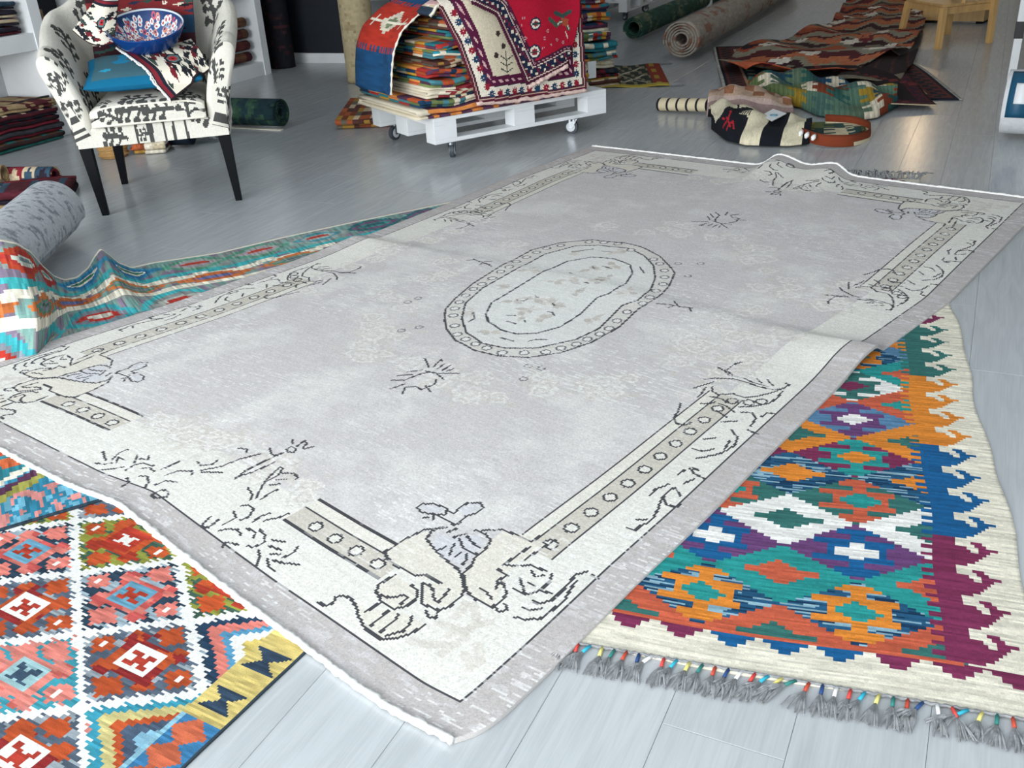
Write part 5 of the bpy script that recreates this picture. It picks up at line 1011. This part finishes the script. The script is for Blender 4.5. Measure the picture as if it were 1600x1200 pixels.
# crumpled colourful kilim
def patch(cols, nx_, ny_, seed):
    def f(R_):
        r = np.random.default_rng(seed); t = r.integers(0, len(cols), (ny_+2, nx_+2)); i = np.floor(R_.X*nx_+.25*np.sign(np.sin(R_.Y*60))).astype(int).clip(0, nx_); j = np.floor(R_.Y*ny_).astype(int).clip(0, ny_); R_.c[:] = np.array([lin(c) for c in cols])[t[j, i]]
        R_.c *= (1+.18*np.sin(R_.X*240))[..., None]*.92
    return f
COLR = ['5f7560', '24506e', '5a7a68', '7a3a24', '4a6a62', 'ddd3bc', '8a4128', '2a5c78', '66784e', 'a0842e', '1f4a5c', '2f5f58']
def mound(name, label, cat, near, far, hs, nx, ny, colf, fold_=.012, zo=.03, seed=1, thick=.007):
    r = np.random.default_rng(seed); Np = smooth_path([G(*p, .004) for p in near], nx+1, .3); Fp = smooth_path([G(*p, .004) for p in far], nx+1, .3)
    a, b = np.meshgrid(np.linspace(0, 1, nx+1), np.linspace(0, 1, ny+1)); P_ = Np[None]*(1-b[..., None])+Fp[None]*b[..., None]
    h = np.interp(np.linspace(0, 1, nx+1), np.linspace(0, 1, len(hs)), hs)[None]; sh = np.sin(PI*np.clip(b*1.02, 0, 1))**.55
    P_[..., 2] = zo+h*sh+fold_*sh*(np.sin(a*19+b*7+seed)+np.sin(a*11-b*13+seed*2))+fold_*1.2*(fbm(nx+1, ny+1, 7, 4, 2, r)-.5)*sh
    P_[..., 2] = np.maximum(P_[..., 2], zo)
    Rr = Ras(1, 1, nx, ny, 'ddd3bc'); colf(Rr); C = np.clip(Rr.c*(1+.06*kr.standard_normal((ny, nx)))[..., None], 0, 1); o = sheet(name, C, P_, thick=thick); tag(o, label, cat); return o
ck = mound('crumpled_kilim', 'crumpled green, blue and ochre patchwork kilim in front of the striped heap', 'kilim', [(1172, 152), (1200, 160), (1250, 170), (1275, 182), (1330, 192), (1370, 186), (1402, 168)], [(1168, 134), (1200, 126), (1250, 126), (1290, 132), (1330, 142), (1370, 148), (1398, 150)], (.05, .12, .11, .10, .10, .09, .06), 120, 46, patch(COLR, 11, 5, 15), .022, .012, 3)
lp = smooth_path([G(*p, .05) for p in ((1212, 178), (1225, 192), (1250, 208), (1285, 218), (1330, 216), (1360, 205), (1362, 190), (1335, 182), (1290, 182))], 90, 3); lp[:, 2] = .035+.015*np.sin(np.linspace(0, 6, 90))
a, b = np.meshgrid(np.linspace(0, 1, 90), np.linspace(-1, 1, 13)); P_ = np.tile(lp[None], (13, 1, 1)); P_[..., 2] += b*.030; P_[..., 1] += b*.012+.03*(1-b*b)*0
Rr = Ras(1, 1, 89, 12, '7d3a22'); Rr.fill((Rr.Y > .8), '6a3220'); Rr.fill((Rr.X > .55) & (Rr.Y < .3), 'cfc4a4'); o = sheet('loop', Rr.c, P_, ck, thick=.006)
for k in range(12):
    p = lp[3+int(k*3)]+[-.01, -.022, .012]; MB().tube([p+[0, 0, .012], p+[-.012, -.014, .0], p+[-.02, -.022, -.012]], [.008, .015, .006], 6).build('pompom_tassel', MO['whiteyarn'], ck, True)
mound('crumpled_kilim_inner', 'olive and cream kilim lining lying inside the rust loop', 'kilim', [(1240, 206), (1280, 216), (1330, 213), (1352, 204)], [(1240, 194), (1280, 192), (1330, 192), (1350, 194)], (.004, .006, .006, .004), 40, 14, patch(['cfc4a4', '6f7a4a', 'a0842e', '35504a'], 4, 2, 5), .001, .006, 2)
# pink-beige rug folded over
def bp_(R_): R_.c[:] = lin('b39a86'); R_.fill((R_.Y > .25) & ((np.floor(R_.X*9)+np.floor(R_.Y*5)) % 3 == 0), '8f6248'); R_.fill(R_.Y < .2, 'c4aea4'); R_.fill((R_.Y < .12), '9a8480')
mound('folded_rug', 'pinkish beige rug folded behind the black and white kilim', 'rug', [(1104, 184), (1130, 178), (1165, 182), (1200, 184), (1240, 180)], [(1110, 166), (1140, 160), (1170, 156), (1200, 158), (1230, 166)], (.12, .13, .12, .09, .05), 60, 24, bp_, .008, .012, 5)
# cream kilim with dark stripes, flattened roll
rolled('folded_kilim', 'cream kilim with thin black stripes sticking out left of the crumpled heap', 'kilim', G(1032, 176)+[0, .04, .045], G(1110, 182)+[0, .05, .06], .055, 2, .008, lambda z, arc, nx, ny: np.where(((np.arange(ny)[:, None, None] % 9 < 2) & (np.arange(ny)[:, None, None] > 8)) | (np.arange(ny)[:, None, None] < 2), lin('23232a'), lin('cfc3a4'))*np.ones((ny, nx, 3)), m=46, n=30, oval=.75)
# black and cream kilim with stripes
def bw(R_):
    R_.c[:] = lin('14181f'); R_.fill((R_.X > .52) & (R_.X < .66), 'd8d0b4'); R_.fill((R_.X > .80) & (R_.X < .95), 'd8d0b4')
    R_.poly([(.0, .2), (.10, .05), (.22, .2), (.26, .5), (.34, .62), (.30, .75), (.18, .6), (.10, .95), (.0, .9)], 'cfc8ae'); R_.poly([(.36, .62), (.55, .75), (.5, 1.0), (.3, .98)], 'd3cbb0')
    R_.stroke([(.24, .14), (.34, .16), (.40, .10)], .02, 'a82430'); R_.stroke([(.28, .06), (.34, .16), (.33, .30)], .02, 'a82430'); R_.stroke([(.36, .06), (.40, .2), (.43, .1)], .018, 'a82430')
    for k in range(4): R_.stroke([(.44+.02*k, .36), (.445+.02*k, .46)], .010, 'cfc8ae')
    R_.stroke([(.42, .36), (.52, .34)], .012, 'cfc8ae')
    for k in range(5): R_.stroke([(.42+.03*k, .82), (.43+.03*k, .92)], .014, '14181f')
mound('crumpled_kilim', 'black and cream striped kilim crumpled on the floor with red motif', 'kilim', [(1112, 204), (1135, 222), (1165, 229), (1200, 230), (1235, 230), (1264, 227)], [(1106, 184), (1140, 186), (1170, 188), (1205, 190), (1235, 190), (1268, 196)], (.10, .13, .12, .09, .075, .06), 110, 40, bw, .012, .012, 7)
tg = MB().hexa([G(1190, 181, .10), G(1206, 190, .10), G(1229, 178, .11), G(1208, 171, .11)], [G(1190, 180, .105), G(1206, 189, .105), G(1229, 177, .115), G(1208, 170, .115)]).build('paper_tag', MO['white']); tag(tg, 'white paper tag with a small teal circle lying on the crumpled kilims', 'tag')
c = G(1209, 180, .112); MB().tube([c+[.02*math.cos(t), .02*math.sin(t), .001] for t in np.linspace(0, 2*PI, 19)], .0022, 4).build('printed_circle', mat('teal_ink', '3a8aa0', .6), tg)
# ------------------------------------------------------------------ wooden chair and bench
wc = empty('wooden_chair', np.array([4.0, 8.78, 0])); tag(wc, 'light pine wooden chair standing at the back right', 'chair')
LA, LB_, LC, LD = G(1406, 61), G(1465, 77), G(1545, 67), G(1480, 54)
cen = (LA+LB_+LC+LD)/4; ZS = .325
def leg(b, top, h, name='leg', w_=.022):
    e1_ = (LC-LB_)/np.linalg.norm(LC-LB_)*w_; e2_ = np.array([-e1_[1], e1_[0], 0]); sq = ((-1, -1), (1, -1), (1, 1), (-1, 1))
    MB().hexa([b+e1_*x+e2_*y for x, y in sq], [np.r_[(top+e1_*x*1.1+e2_*y*1.1)[:2], h] for x, y in sq]).build(name, MO['pine'], wc, bevel=.002)
ins = lambda p, f=.10: p+(cen-p)*f
leg(LA, ins(LA), ZS); leg(LB_, ins(LB_), ZS); leg(LC, ins(LC, .04), .78); leg(LD, ins(LD, .04), .78)
sq = [ins(LB_, .03), ins(LC, .08), ins(LD, .08), ins(LA, .03)]
MB().hexa([np.r_[p[:2], ZS] for p in sq], [np.r_[p[:2], ZS+.022] for p in sq]).build('seat', MO['pine'], wc, bevel=.004)
for p_, q_ in ((LA, LB_), (LB_, LC), (LC, LD), (LD, LA)):
    p2, q2 = ins(p_, .11), ins(q_, .11); d = (q2-p2)/np.linalg.norm(q2-p2); s_ = np.array([-d[1], d[0], 0]); MB().box(np.r_[((p2+q2)/2)[:2], ZS-.030], (q2-p2)/2, s_*.010, (0, 0, .028)).build('rail', MO['pine'], wc, bevel=.002)
p2, q2 = ins(LC, .05), ins(LD, .05)
for z_ in (.55, .70): MB().box(np.r_[((p2+q2)/2)[:2], z_], (q2-p2)/2, np.array([.012, 0, 0]), (0, 0, .04)).build('back_rail', MO['pine'], wc, bevel=.002)
pm = ins(LB_, .06)*.62+ins(LC, .06)*.38; MB().box(np.r_[pm[:2], ZS+.12], (.014, 0, 0), (0, .014, 0), (0, 0, .10)).build('arm_post', MO['pine'], wc); MB().tube([np.r_[pm[:2], ZS+.22], np.r_[ins(LC, .05)[:2], ZS+.22]], .014, 8).build('arm_rest', MO['pine'], wc)
b0, b1 = G(1440, 36), G(1536, 38); d = (b1-b0); d /= np.linalg.norm(d); s_ = np.array([-d[1], d[0], 0]); bn_ = empty('wooden_bench', (b0+b1)/2+s_*.15); tag(bn_, 'low pine bench behind the wooden chair', 'bench')
ln = np.linalg.norm(b1-b0); mid_ = (b0+b1)/2+s_*.15
MB().box(mid_+[0, 0, .10], d*ln/2, s_*.15, (0, 0, .075)).build('box_body', MO['pine'], bn_, bevel=.003); MB().box(mid_+[0, 0, .19], d*(ln/2+.02), s_*.17, (0, 0, .014)).build('top_board', MO['pine'], bn_, bevel=.003)
for f in (-.42, .42): MB().box(mid_+d*ln*f+[0, 0, .0125], d*.03, s_*.12, (0, 0, .0125)).build('foot', MO['darkwood'], bn_)
# warm pendant lamp hanging at the far end of the room
pc = room(15.8, -.35, 2.35); pd_ = empty('pendant_lamp', pc); tag(pd_, 'warm pendant lamp hanging near the back wall', 'lamp')
def bulb_mat():
    m, nt, b = _nodes('lit_bulb'); b.inputs['Emission Color'].default_value = (1, .72, .42, 1); b.inputs['Emission Strength'].default_value = 60; return m
MB().tube([pc+[0, 0, z_] for z_ in (-.09, -.08, -.04, 0, .04, .08, .09)], [.02, .045, .08, .09, .08, .045, .02], 18).build('bulb', bulb_mat(), pd_, True); MB().tube([pc+[0, 0, .09], pc+[0, 0, .74]], .006, 6).build('cable', MO['black'], pd_); MB().tube([pc+[0, 0, .08], pc+[0, 0, .14]], [.05, .03], 14).build('cap', MO['black'], pd_)
# clean-up of helper data
for o in bpy.data.objects:
    if '_o' in o: del o['_o']
